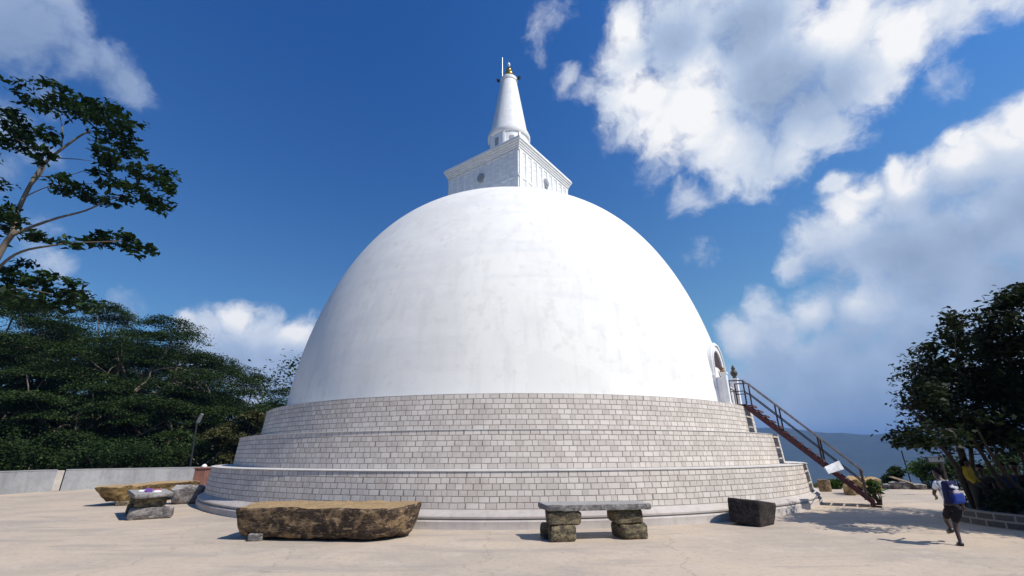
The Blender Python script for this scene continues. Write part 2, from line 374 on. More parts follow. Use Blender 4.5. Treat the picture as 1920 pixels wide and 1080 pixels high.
# ------------------------------------------------------------------ terrain, terrace
AX = Vector((0, 25.92, 0))                     # axis of the stupa
TERR = [(-27, -40), (-26, 8), (-24.9, 18), (-24.45, 23.6), (-24.35, 26.0), (-22.8, 27.9), (-19.8, 30.3), (-17.4, 32.2), (-15, 36), (-8, 41), (0, 42.5), (8, 40.5), (13, 34.5), (14.6, 28),
        (15.4, 25.7), (17.5, 25.3), (19.3, 25.35), (21, 24.9), (24, 22.8), (28, 17), (31, 8), (32, -40)]
def build_ground():
    bm = bmesh.new(); vs = [bm.verts.new((x, y, 0)) for x, y in TERR]; lo = [bm.verts.new((x, y, -1.2)) for x, y in TERR]
    f = bm.faces.new(vs)
    n = len(TERR)
    for i in range(n): bm.faces.new((vs[i], lo[i], lo[(i + 1) % n], vs[(i + 1) % n]))
    bmesh.ops.recalc_face_normals(bm, faces=bm.faces)
    me = bpy.data.meshes.new('ground'); bm.to_mesh(me); bm.free(); me.materials.append(M['ground'])
    o = bpy.data.objects.new('ground', me); COL.objects.link(o); tag(o, 'pale beige concrete terrace floor around the stupa', 'ground', kind='structure')
build_ground()

def fbm2(x, y, s=1.0, oct=5):
    return mnoise.fractal(Vector((x * s, y * s, 3.1)), 1.0, 2.0, oct)
def terrain_h(x, y):
    dx, dy = x - 2, y - 8
    r = math.hypot(dx, dy); az = math.degrees(math.atan2(x, y))
    edge = 34 if x > 10 else 46
    t = max(0.0, min(1.0, (r - edge) / 380)); t = t ** .75
    z = -.35 - 165 * (t * t * (3 - 2 * t)) if r > edge else -.35
    z += .8 * fbm2(x, y, .05) * min(1, max(0, (r - edge) / 40)) - (.5 if r > edge else 0)
    if r > 900:
        k = min(1, (r - 900) / 1800)
        ca = max(.35, math.cos(R_(az)))
        e_ = .0445 + .0055 * math.sin(az * .36 - 1.9) + .002 * math.sin(az * 1.3 + .4) + .006 * fbm2(math.cos(R_(az)) * 6, math.sin(R_(az)) * 6, 2.0, 6)
        if az < -20: e_ += .03
        ridge = math.exp(-((r - 3200) / 700.0) ** 2)
        z += (165 + 3200 * ca * e_) * ridge + 45 * k * (1 - ridge) * fbm2(x, y, .0016)
        far = math.exp(-((r - 5200) / 700.0) ** 2)
        z += far * (165 + 5200 * ca * .036)
    return z
def build_terrain():
    rad = [0, 12, 24, 34, 38, 42, 46, 50, 56, 64, 74, 86, 100, 120, 150, 190, 250, 330, 430, 600, 900] + [900 + 180 * i for i in range(1, 32)] + [7500, 9000, 12000, 15500]
    na = 288; vs = []; fs = []
    for r in rad:
        for k in range(na):
            a = 2 * math.pi * k / na; x, y = 2 + r * math.sin(a), 8 + r * math.cos(a)
            vs.append((x, y, terrain_h(x, y) if r < 7000 else -165))
    for i in range(len(rad) - 1):
        for k in range(na):
            k2 = (k + 1) % na; fs.append((i * na + k, (i + 1) * na + k, (i + 1) * na + k2, i * na + k2))
    m, T, b = mat('wooded_terrain'); co = geo_pos(T)
    n = T.noise(co, .02, 8, .65); n2 = T.noise(co, .3, 5, .6)
    c = T.mix(T.ss(n, .35, .65), (.014, .026, .012), (.032, .046, .02)); c = T.mix(T.math('MULTIPLY', T.ss(n2, .45, .7), .5), c, (.05, .05, .026))
    T.put(b.inputs['Base Color'], c); b.inputs['Roughness'].default_value = .95
    mb = MB(); mb.add(vs, fs); o = mb.build('terrain', m, smooth=True)
    tag(o, 'wooded hillsides and blue ridges below and beyond the terrace', 'terrain', kind='structure')
build_terrain()

# ------------------------------------------------------------------ stupa
def polar(r, adeg, z=0.0):
    a = R_(adeg); return Vector((AX.x + r * math.sin(a), AX.y - r * math.cos(a), z))
stupa = thing('stupa', (AX.x, AX.y, 0), 'huge whitewashed dome stupa on three terraces of pale stone blocks with gilded spire tip', 'stupa')
def lathe_part(name, prof, m, n=192, uv=None, parent=stupa, smooth=True, ang=R_(35)):
    mb = MB().lathe((AX.x, AX.y, 0), prof, n); o = mb.build(name, m, parent, smooth=smooth, angle=ang)
    if uv: uv_cyl(o, AX, *uv)
    return o
lathe_part('plinth', [(13.78, -.05), (13.76, .0), (13.77, .17), (13.74, .20), (13.70, .205), (13.69, .225), (13.74, .24), (13.745, .28), (13.69, .34), (13.60, .385), (13.57, .42), (13.54, .425), (13.4, .425)], M['plinth'])
lathe_part('lower_terrace', [(13.56, .415), (13.53, .85), (13.49, 1.285)], M['blocks'], uv=(13.5, .425, 6 * .15 / .86))
lathe_part('terrace_ledge', [(13.3, 1.2), (13.495, 1.283), (13.515, 1.29), (13.515, 1.312), (13.49, 1.32), (12.6, 1.325)], M['cap'])
lathe_part('middle_terrace', [(12.78, 1.31), (12.75, 1.85), (12.71, 2.345)], M['blocks'], uv=(12.75, 1.322, 7 * .15 / 1.028))
lathe_part('terrace_ledge', [(12.5, 2.25), (12.705, 2.335), (12.73, 2.34), (12.73, 2.355), (12.70, 2.36), (11.8, 2.364)], M['cap'])
lathe_part('upper_terrace', [(11.96, 2.35), (11.93, 2.9), (11.89, 3.425)], M['blocks'], uv=(11.9, 2.36, 7 * .15 / 1.068))
lathe_part('terrace_ledge', [(11.7, 3.35), (11.895, 3.423), (11.895, 3.43), (11.87, 3.436), (10.9, 3.438)], M['cap'])
DZ, DR, DH, DN, DM = 3.43, 11.16, 12.19, 1.6286, 3.0423
def dome_r(zz): return DR * max(0.0, 1 - zz ** DN) ** (1 / DM)
prof = [(DR + .0, DZ - .02), (DR, DZ)]
for i in range(1, 121):
    zz = 1 - (1 - i / 120) ** 2.2; prof.append((max(dome_r(zz), .001), DZ + zz * DH))
lathe_part('dome', prof, M['white'], n=256, ang=R_(60))
# square chamber
PHI = 8.2
def sq_rot(): return Matrix.Rotation(R_(PHI), 4, 'Z')
body_h, cor_h = 5.60 / 2, 6.12 / 2
RZ = Matrix.Rotation(R_(PHI + 45), 4, 'Z')
Z0, Z1, Z2 = 14.6, 18.5, 19.1
mb = MB(); mb.box((AX.x, AX.y, (Z0 + Z1) / 2), (5.56, 5.56, Z1 - Z0), RZ)
chamber = mb.build('square_chamber', M['paint'], stupa)
mb = MB()
for k in range(4):
    Rk = Matrix.Rotation(R_(PHI + 45 + 90 * k), 4, 'Z')
    def P(u, out, z): return Vector((AX.x, AX.y, z)) + Rk @ Vector((u, -out, 0))
    for i in range(10):
        u = -2.62 + i * 5.24 / 9
        wd = .20 if i not in (0, 9) else .30
        mb.box(P(u, 2.80, (Z0 + 18.4) / 2), (wd, .10, 18.4 - Z0), Rk)
    for zz, hh in ((18.36, .14), (16.55, .12)): mb.box(P(0, 2.79, zz), (5.7, .07, hh), Rk)
    for i in range(9):
        u = -2.33 + i * 5.24 / 9
        for zz in (16.95, 17.35, 17.75, 18.1): mb.box(P(u, 2.775, zz), (.36, .05, .07), Rk)
mb.build('pilasters', M['paint'], chamber, bevel=.015, seg=1)
mb = MB()
for zz, hh, s_ in ((18.53, .12, 5.76), (18.655, .13, 5.86), (18.79, .14, 5.98), (18.93, .14, 6.12), (19.05, .10, 6.04)):
    mb.box((AX.x, AX.y, zz), (s_, s_, hh), RZ)
mb.build('cornice', M['paint'], chamber, bevel=.02, seg=1)
for k in (0, 1, 2, 3):
    Rk = Matrix.Rotation(R_(PHI + 45 + 90 * k), 4, 'Z')
    mb = MB(); n = 24; c0 = Vector((AX.x, AX.y, 17.45))
    for (r, o1) in ((.30, 2.90), (.18, 2.95)):
        vs = [c0 + Rk @ Vector((r * math.cos(2 * math.pi * i / n), -2.72, r * math.sin(2 * math.pi * i / n))) for i in range(n)]
        vs += [c0 + Rk @ Vector((r * .92 * math.cos(2 * math.pi * i / n), -o1, r * .92 * math.sin(2 * math.pi * i / n))) for i in range(n)]
        mb.add(vs, [(i, (i + 1) % n, n + (i + 1) % n, n + i) for i in range(n)] + [tuple(range(n, 2 * n))])
    mb.build('medallion', M['nichegrey'], chamber)
# spire
sp = lathe_part('spire', [(1.34, 19.0), (1.34, 21.8)], M['paint'], 64)
lathe_part('spire_ring', [(1.30, 21.7), (1.42, 21.76), (1.46, 21.84), (1.46, 22.04), (1.40, 22.11), (1.39, 22.24), (1.26, 22.28)], M['paint'], 64, parent=sp)
coneprof = [(1.29, 22.2)]
N = 34
for i in range(N + 1):
    t = i / N; z = 22.26 + t * 4.7; r = 1.28 + (.56 - 1.28) * t
    coneprof += [(r, z), (r + .008, z + .055), (r - .006, z + .12)]
lathe_part('spire_cone', coneprof, M['paint'], 64, parent=sp, ang=R_(60))
lathe_part('spire_collar', [(.55, 26.95), (.61, 27.0), (.62, 27.06), (.62, 27.24), (.58, 27.29), (.05, 27.3)], M['paint'], 48, parent=sp)
mb = MB()
for k in range(8):
    a = PHI + 22.5 + 45 * k; c = polar(1.36, a, 20.3); Rk = Matrix.Rotation(R_(a), 4, 'Z')
    mb.box((c.x, c.y, 20.35), (.15, .10, 2.75), Rk)
mb.build('spire_pilasters', M['paint'], sp)
for k in range(8):
    mb = MB(); a = PHI + 45 * k; Rk = Matrix.Rotation(R_(a), 4, 'Z'); c = polar(1.33, a)
    mb.box((c.x, c.y, 20.65), (.28, .07, 1.4), Rk)
    mb.build('spire_niche', M['nichegrey'], sp)
pin = lathe_part('pinnacle', [(.30, 27.28), (.34, 27.36), (.22, 27.42), (.17, 27.50), (.27, 27.60), (.34, 27.74), (.30, 27.88), (.12, 27.98), (.13, 28.02), (.21, 28.10), (.19, 28.22), (.08, 28.30), (.09, 28.33), (.13, 28.40), (.07, 28.5), (.03, 28.56)], M['gold'], 32, ang=R_(60))
lathe_part('crystal', [(.03, 28.54), (.10, 28.64), (.12, 28.74), (.06, 28.88), (.005, 28.98)], M['crystal'], 16, parent=pin)
MB().tube([polar(.54, -60, 27.2), polar(.54, -60, 29.15)], [.035, .02], 8).build('lightning_rod', M['steelgrey'], stupa)
for a in (-88, 70):
    c = polar(.76, a, 27.2); mb = MB(); Rk = Matrix.Rotation(R_(a), 4, 'Z') @ Matrix.Rotation(R_(25), 4, 'X')
    mb.box(c, (.2, .15, .15), Rk); mb.tube([polar(.58, a, 27.1), c], .03, 6); mb.box(polar(.84, a, 27.24), (.24, .03, .18), Rk)
    mb.build('floodlight', M['black'], stupa, bevel=.01, seg=1)

# shrine on the dome behind the stair
SA = 53.5
def SP(r, u, z):   # r outwards from the axis, u sideways (positive to the right when facing the shrine)
    a = R_(SA); return Vector((AX.x + r * math.sin(a) + u * math.cos(a), AX.y - r * math.cos(a) + u * math.sin(a), z))
SR = Matrix.Rotation(R_(SA), 4, 'Z')
shrine = MB().box(SP(10.45, 0, 4.05), (2.3, 1.4, 1.24), SR).build('shrine', M['lilac_shade'], stupa, bevel=.02)
def arch(r0, r1, ri, ro, zc, zb, n=20):
    mb = MB(); vs = []; fs = []
    ang = [math.pi * i / n for i in range(n + 1)]
    inn = [(ri * math.cos(a), zc + ri * math.sin(a)) for a in ang]; out = [(ro * math.cos(a), zc + ro * math.sin(a)) for a in ang]
    inn = [(ri, zb)] + inn + [(-ri, zb)]; out = [(ro, zb)] + out + [(-ro, zb)]
    m = len(inn)
    for r in (r0, r1):
        for u, z in inn: vs.append(SP(r, u, z))
        for u, z in out: vs.append(SP(r, u, z))
    for i in range(m - 1):
        a, b, c, d = i, i + 1, m + i + 1, m + i; k = 2 * m
        fs += [(a + k, b + k, c + k, d + k), (d, c, b, a), (a, b, b + k, a + k), (c, d, d + k, c + k)]
    return mb.add(vs, fs)
arch(9.3, 11.09, .70, 1.06, 5.12, 4.67).build('arch_frame', M['paint'], shrine, bevel=.02)
arch(9.3, 11.14, .93, 1.0, 5.12, 4.67).build('arch_moulding', M['paint'], shrine)
mb = MB(); n = 20
vs = [SP(11.01, .71 * math.cos(math.pi * i / n), 5.12 + .71 * math.sin(math.pi * i / n)) for i in range(n + 1)] + [SP(11.01, -.71, 4.66), SP(11.01, .71, 4.66)]
mb.add(vs, [tuple(range(len(vs)))]); mb.build('niche_shade_panel', M['niche'], shrine)  # flat dark sheet filling the arch, painted as its shaded opening
mb = MB().lathe(tuple(SP(11.18, .1, 4.68)), [(.13, 0), (.14, .07), (.08, .12), (.11, .2), (.12, .28), (.06, .35), (.07, .41), (.03, .48), (.005, .5)], 16)
mb.build('seated_figure', plain('ochre_figure', (.20, .10, .04), .5, .3), shrine)
for u in (-1.02, 1.02):
    w = MB().box(SP(11.18, u, 4.0), (.16, .44, 1.12), SR).build('wing_wall', M['lilac_shade'], shrine, bevel=.015)
    MB().box(SP(11.44, u, 4.05), (.26, .20, 1.24), SR).box(SP(11.44, u, 4.70), (.32, .26, .08), SR).box(SP(11.44, u, 3.50), (.32, .25, .10), SR).build('pillar', M['paint'], w, bevel=.015)
    if u > 0: MB().lathe(tuple(SP(11.44, u, 4.74)), [(.07, 0), (.10, .03), (.06, .07), (.13, .16), (.15, .25), (.11, .33), (.06, .37), (.09, .42), (.05, .52), (.01, .6)], 16).build('pot_finial', plain('bronze_pot', (.06, .055, .04), .6, .3), w, smooth=True)
MB().box(SP(11.26, 0, 4.28), (1.8, .24, .06), SR).box(SP(11.24, 0, 3.85), (1.6, .18, .8), SR).build('offering_shelf', M['lilac_shade'], shrine, bevel=.01)

# ------------------------------------------------------------------ metal staircase
st = thing('metal_staircase', tuple(SP(13.7, 0, 0)), 'maroon painted steel staircase with open treads leaning against the stupa terraces', 'staircase')
ST_R0, ST_R1, ST_Z1 = 15.30, 11.95, 3.50
NST = 17
sl = math.atan2(ST_Z1, ST_R0 - ST_R1)
SW = .52
def spt(t, u, dz=0.0): return SP(ST_R0 + (ST_R1 - ST_R0) * t, u, ST_Z1 * t + dz)
for u in (-SW, SW):
    mb = MB(); a, b = spt(0, u), spt(1, u)
    # flat channel: a slanted plate cut level at both ends
    th = .03
    vs = []
    for du in (-th, th):
        vs += [spt(-.0, u + du, 0.0), spt(0, u + du, .21), spt(1, u + du, .03), spt(1, u + du, -.20)]
    mb.add(vs, [(0, 1, 2, 3), (7, 6, 5, 4), (0, 4, 5, 1), (1, 5, 6, 2), (2, 6, 7, 3), (3, 7, 4, 0)])
    mb.box(spt(0, u, .03) , (.09, .30, .05), SR)
    mb.build('stringer', M['maroon'], st)
for i in range(NST):
    t = (i + .75) / (NST + .35)
    c = spt(t, 0, .075)
    MB().box(c, (SW * 2 - .07, .245, .035), SR).box(c + Vector((0, 0, -.03)) + (SP(1, 0, 0) - SP(0, 0, 0)) * .115, (SW * 2 - .07, .02, .07), SR).build('step', M['maroon'], st)
tr = MB().box(SP(11.72, 0, 3.49), (1.16, .46, .04), SR).build('landing', M['maroon'], st)
for u in (-SW - .03, SW + .03):
    posts = [(0.055, .90), (.36, .92), (.70, .92), (.985, .92)]
    P0 = [spt(t, u, .05) for t, hgt in posts]; P1 = [spt(t, u, hgt + .06) for t, hgt in posts]
    for k in range(4):
        MB().tube([P0[k], P1[k]], .030 if k else .036, 8).build('railing_post', M['railing'], st)
    bk0, bk1 = SP(11.48, u, 3.48), SP(11.48, u, 4.46)
    MB().tube([bk0, bk1], .028, 8).build('railing_post', M['railing'], st)
    ext = P1[0] + (P1[0] - P1[1]).normalized() * .10
    MB().tube([bk1, P1[3], P1[3] + (P1[2] - P1[3]) * .02, P1[2], P1[1], P1[0], ext], .027, 8).build('handrail', M['rail_top'], st)
    Q = [p0.lerp(p1, .55) for p0, p1 in zip(P0, P1)]
    MB().tube([bk0.lerp(bk1, .55), Q[3], Q[2], Q[1], Q[0]], .02, 8).build('middle_rail', M['railing'], st)

# notice hung on the side of the stair
def m_notice():
    m, T, b = mat('notice_face'); co = objco(T)
    n = T.noise(co, 3, 4, .6); n2 = T.noise(T.vm('MULTIPLY', co, (7, 7, 16)), 2.2, 3, .6)
    c = T.mix(T.ss(n, .35, .65), (.42, .43, .45), (.60, .61, .62)); c = T.mix(T.math('MULTIPLY', T.ss(n2, .52, .62), .4), c, (.22, .23, .25))
    T.put(b.inputs['Base Color'], c); b.inputs['Roughness'].default_value = .5
    return m
nt = thing('notice_board', tuple(spt(.26, -SW - .09, .12)), 'tilted weathered white notice board tied to the side of the metal staircase', 'sign')
a0 = spt(.33, -SW - .10, -.14); u_ = (spt(.22, -SW - .10, .02) - a0).normalized()
pA, pB, pC, pD = at(1545, 876, 15.2), at(1553, 889, 15.05), at(1582, 880, 15.5), at(1572, 864, 15.6)
off = (SP(1, 0, 0) - SP(0, 0, 0)) * .0
ctr = (pA + pB + pC + pD) / 4
nrm = (pC - pA).cross(pB - pD).normalized() * .02
mb = MB(); vs = [p + nrm for p in (pA, pB, pC, pD)] + [p - nrm for p in (pA, pB, pC, pD)]
mb.add(vs, [(0, 1, 2, 3), (7, 6, 5, 4), (0, 4, 5, 1), (1, 5, 6, 2), (2, 6, 7, 3), (3, 7, 4, 0)]).build('board', m_notice(), nt)
MB().tube([(pD + pC) / 2 + Vector((0, 0, -.02)), spt(.28, -SW, .05)], .012, 6).build('bracket', M['railing'], nt)

# ------------------------------------------------------------------ rocks
def rock_mesh(name, mat_, parent, outline_fn, nz=9, nu=48, disp=.03, seed=0, ncap=6, sub=0):
    """outline_fn(t, a) -> world point on the side at height fraction t and angle a; capped with rings top and bottom"""
    mb = MB(); vs = []; fs = []
    rings = []
    def centre(t):
        c = Vector((0, 0, 0))
        for k in range(nu): c += outline_fn(t, 2 * math.pi * k / nu)
        return c / nu
    c0, c1 = centre(0), centre(1)
    for i in range(1, ncap + 1):
        q = i / ncap; rings.append([c0.lerp(outline_fn(0, 2 * math.pi * k / nu), q * .985) for k in range(nu)])
    for i in range(nz + 1):
        rings.append([outline_fn(i / nz, 2 * math.pi * k / nu) for k in range(nu)])
    for i in range(ncap, 0, -1):
        q = i / ncap; rings.append([c1.lerp(outline_fn(1, 2 * math.pi * k / nu), q * .985) for k in range(nu)])
    allp = [c0] + [p for r in rings for p in r] + [c1]
    out = []
    so = Vector((seed * 7.1, seed * 3.3, 0))
    for p in allp:
        d = Vector((mnoise.fractal(p * 2.2 + so, .9, 2, 4), mnoise.fractal(p * 2.2 + so + Vector((9, 0, 0)), .9, 2, 4), mnoise.fractal(p * 2.2 + so + Vector((0, 9, 0)), .9, 2, 4)))
        out.append(p + d * disp)
    m = len(rings)
    for k in range(nu): fs.append((0, 1 + (k + 1) % nu, 1 + k))
    for i in range(m - 1):
        for k in range(nu):
            k2 = (k + 1) % nu; fs.append((1 + i * nu + k, 1 + i * nu + k2, 1 + (i + 1) * nu + k2, 1 + (i + 1) * nu + k))
    L = 1 + m * nu; b0 = 1 + (m - 1) * nu
    for k in range(nu): fs.append((L, b0 + k, b0 + (k + 1) % nu))
    mb.add(out, fs)
    return mb.build(name, mat_, parent, smooth=True, angle=R_(38))
def sup(a, e):
    c, s = math.cos(a), math.sin(a)
    return (abs(c) ** e * (1 if c >= 0 else -1), abs(s) ** e * (1 if s >= 0 else -1))
def stone_box(name, mat_, parent, c, size, rz, disp=.02, seed=0, e=.28, taper=1.0, round_=.12, tilt=0.0, nz=8, nu=56, skew=0.0):
    X, Y, Z = size; Rm = Matrix.Rotation(rz, 3, 'Z') @ Matrix.Rotation(tilt, 3, 'Y')
    def fn(t, a):
        u, v = sup(a, e)
        k = taper + (1 - taper) * t
        w = 1 - round_ * (max(0, abs(2 * t - 1) - .6) / .4) ** 2.5
        return Vector(c) + Rm @ Vector((u * X / 2 * k * w + skew * (t - .5), v * Y / 2 * k * w, (t - .5) * Z))
    return rock_mesh(name, mat_, parent, fn, nz=nz, nu=nu, disp=disp, seed=seed)

# big ochre trough-shaped stone in front
tg = thing('carved_stone', (-4.1, 11.2, 0), 'long boat shaped ochre stone with dark stained flank lying nearest the camera', 'stone', 'long boat shaped stones on the terrace')
def poly_loop(pts, n=120, smooth=2):
    """n points along a closed polygon, corners eased"""
    P = [Vector((x, y, 0)) for x, y in pts]; m = len(P); ln = [(P[(i + 1) % m] - P[i]).length for i in range(m)]; tot = sum(ln); out = []
    for k in range(n):
        d = tot * k / n; i = 0
        while d > ln[i]: d -= ln[i]; i += 1
        out.append(P[i].lerp(P[(i + 1) % m], d / ln[i]))
    for _ in range(smooth): out = [(out[k - 1] + out[k] * 2 + out[(k + 1) % n]) / 4 for k in range(n)]
    return out
TOP = poly_loop([(-1.88, -.76), (1.2, -.86), (1.66, -.66), (1.98, .0), (1.88, .72), (-1.5, .88), (-1.98, .5)])
BOT = poly_loop([(-1.74, -.56), (1.16, -.68), (1.48, -.44), (1.78, .0), (1.66, .5), (-1.4, .60), (-1.76, .35)])
def trough_fn(t, a):
    k = int(round(a / (2 * math.pi) * 120)) % 120
    q = BOT[k].lerp(TOP[k], t ** .50)
    if t > .92: q = q * (1 - (t - .92) * .3)
    return Vector((-4.02, 11.42, .06)) + Matrix.Rotation(R_(-6), 3, 'Z') @ Vector((q.x, q.y, t * .59))
rock_mesh('stone_body', M['trough'], tg, trough_fn, nz=14, nu=120, disp=.032, seed=1, ncap=10)
stone_box('support_stone', M['greystone'], tg, (-5.42, 11.0, .055), (.30, .34, .15), .2, .02, 3)
stone_box('support_stone', M['legstone'], tg, (-2.95, 11.5, .055), (.5, .4, .15), .2, .02, 4)
stone_box('support_stone', M['legstone'], tg, (-5.1, 12.1, .055), (.4, .3, .15), .2, .02, 5)
# scratched cross on its flank
mb = MB(); pc = at(600, 985, 10.93)
mb.box(pc, (.20, .02, .018), Matrix.Rotation(R_(-6), 4, 'Z')); mb.box(pc + Vector((0, 0, .005)), (.018, .021, .17), Matrix.Rotation(R_(-6), 4, 'Z') @ Matrix.Rotation(.1, 4, 'Y'))
#mb.build('chalk_cross', plain('chalk', (.6, .55, .45), .9), tg)

# the other long stone at the left
tg2 = thing('carved_stone', (-15.2, 20, 0), 'long boat shaped yellowish stone lying by the grey parapet at the left', 'stone', 'long boat shaped stones on the terrace')
def trough2(t, a):
    u, v = sup(a, .5); kx = 1 - .22 * (1 - t) ** 1.2; ky = 1 - .30 * (1 - t) ** 1.2
    Rm = Matrix.Rotation(R_(84), 3, 'Z')
    return Vector((-14.4, 20.0, .13)) + Rm @ Vector((u * 2.15 * kx, v * .66 * ky, t * .52))
rock_mesh('stone_body', M['trough2'], tg2, trough2, nz=12, nu=90, disp=.06, seed=7, ncap=8)
stone_box('support_stone', M['legstone'], tg2, (-14.2, 18.5, .07), (.4, .5, .18), .3, .02, 8)
stone_box('support_stone', M['legstone'], tg2, (-13.9, 21.4, .07), (.4, .5, .18), .3, .02, 9)

# grey boulder and small things beyond it
b = stone_box('boulder', M['greystone'], None, (0, 0, 0), (1.15, .85, .66), R_(30), .06, 11, e=.5, taper=.72, round_=.25)
b.location = (-12.3, 19.0, .30); tag(b, 'rounded grey boulder between the yellowish stone and the stupa plinth', 'boulder')

# stone benches
def bench(label, o, rz, L, slabW, seed):
    t = thing('stone_bench', (o[0], o[1], 0), label, 'bench', 'stone slab benches')
    Rm = Matrix.Rotation(rz, 3, 'Z')
    def W_(x, y, z): return Vector((o[0], o[1], 0)) + Rm @ Vector((x, y, z))
    def slab(tt, a):
        u, v = sup(a, .16); x = u * L / 2; y = v * slabW / 2
        x += .05 * mnoise.noise(Vector((y * 4, seed, 0))); y += .05 * mnoise.noise(Vector((x * 3, seed + 5, 0)))
        if u < -.9 : x -= .06 * max(0, v)
        k = 1 - .02 * (abs(2 * tt - 1)) ** 3
        zb = .575 + .025 * mnoise.noise(Vector((x * 3.5, y * 3, seed)))
        return W_(x * k, y * k, zb + tt * (.685 - zb))
    rock_mesh('slab', M['slab'], t, slab, nz=5, nu=110, disp=.014, seed=seed, ncap=8)
    return t, W_
bt, BW = bench('grey slab bench on four brown stones in front of the stupa centre', (1.84, 11.0), R_(7), 2.30, .80, 21)
stone_box('leg_stone', M['legstone'], bt, BW(-.80, -.22, .145), (.56, .34, .30), R_(9), .025, 22, e=.22)
stone_box('leg_stone', M['legstone'], bt, BW(-.86, .16, .145), (.62, .36, .29), R_(3), .03, 23, e=.25)
stone_box('leg_stone', M['legstone'], bt, BW(-.73, -.04, .435), (.70, .62, .27), R_(5), .03, 24, e=.22)
stone_box('leg_stone', M['legstone'], bt, BW(.76, .0, .145), (.62, .66, .29), R_(10), .03, 25, e=.25)
stone_box('leg_stone', M['legstone'], bt, BW(.69, .02, .43), (.64, .62, .27), R_(3), .028, 26, e=.22)
bt2, BW2 = bench('slab bench with scattered flower offerings near the parapet at the left', (-10.95, 15.2), R_(131), 2.4, .95, 31)
stone_box('leg_stone', M['greystone'], bt2, BW2(-.76, -.06, .155), (.46, 1.05, .31), R_(120), .025, 32, e=.22)
stone_box('leg_stone', M['legstone'], bt2, BW2(-.70, .0, .45), (.44, .74, .28), R_(122), .03, 33, e=.24)
stone_box('leg_stone', M['legstone'], bt2, BW2(.78, .0, .15), (.48, .85, .30), R_(118), .03, 34, e=.24)
stone_box('leg_stone', M['legstone'], bt2, BW2(.76, .0, .44), (.48, .78, .28), R_(121), .03, 35, e=.24)
# flowers on it
rnd = random.Random(5)
fm = {'purple': plain('purple_petals', (.16, .06, .30), .6), 'white': plain('white_petals', (.8, .78, .76), .6), 'pink': plain('pink_petals', (.5, .12, .2), .6)}
for i, (kind, x, y, lab) in enumerate([('white', -.55, -.1, 'white flower heap nearest the near end of the left bench'), ('purple', -.2, .05, 'purple flower heap in the middle of the left bench'), ('pink', .05, -.15, 'pink flower heap beside the purple one on the left bench'), ('purple', .42, .05, 'purple flower heap towards the far end of the left bench'), ('white', .15, .2, 'white flower heap behind the pink one on the left bench')]):
    c = BW2(x, y, .70)
    f = stone_box('flower_offering', fm[kind], None, tuple(c), (.24, .2, .07), i, .03, 60 + i, e=.9, round_=.35, nz=5, nu=26); tag(f, lab, 'flowers', 'flower offerings')

# black stone block
bs = MB()
blk = stone_box('stone_block', M['blackstone'], None, (0, 0, 0), (.98, .86, .56), 0, .022, 41, e=.16, round_=.05, nz=10, nu=80, skew=.05, taper=.90)
blk.rotation_euler = (R_(3), R_(6), R_(40)); blk.location = (6.18, 12.88, .275)
tag(blk, 'black squared stone block tilted on the ground right of the bench', 'stone block')

# things along the right edge of the terrace
stm = stone_box('tree_stump', m_stone('stump_wood', (.30, .22, .12), (.13, .09, .05), (.4, .32, .2), 2.5), None, (0, 0, 0), (.50, .46, .52), 0, .03, 43, e=.9, taper=1.0, round_=.03)
stm.location = (14.65, 23.0, .25); tag(stm, 'short brown tree stump just right of the stupa plinth', 'stump')
rk = stone_box('boulder', M['trough2'], None, (0, 0, 0), (1.35, .9, .60), 0, .08, 44, e=.6, taper=.8, round_=.3)
p = at(1618, 905, 21.5); rk.location = (p.x, p.y, .36); tag(rk, 'long orange brown boulder behind the foot of the staircase', 'boulder')
rk = stone_box('boulder', m_stone('pale_yellow_rock', (.38, .29, .15), (.2, .14, .07), (.5, .42, .28), 1.5), None, (0, 0, 0), (.55, .5, .42), .4, .05, 45, e=.7, taper=.8, round_=.3)
p = at(1592, 909, 21.0); rk.location = (p.x, p.y, .2); tag(rk, 'small pale yellow boulder left of the long orange boulder', 'boulder')
for i, (px, Y, s, lab) in enumerate([(1690, 24.3, .7, 'low grey rubble stone at the far terrace edge right of the staircase'), (1722, 24.0, .55, 'brown rubble stone at the far terrace edge below the bushes'), (1660, 24.6, .45, 'small grey rubble stone at the far edge just right of the staircase foot')]):
    rk = stone_box('rubble_stone', M['greystone'], None, (0, 0, 0), (s * 1.5, s, s * .5), i, .06, 50 + i, e=.7, taper=.8, round_=.3)
    p = at(px, 908, Y); rk.location = (p.x, p.y, s * .2); tag(rk, lab, 'stone', 'rubble stones along the edge')
pl = MB().box((0, 0, 0), (1.5, .2, .06), Matrix.Rotation(R_(18), 4, 'Y')).build('plank', plain('grey_wood', (.34, .28, .21), .8, .25)); p = at(1701, 907, 24)
pl.location = (p.x, p.y, .34); tag(pl, 'weathered plank lying across rubble at the far terrace edge', 'plank')

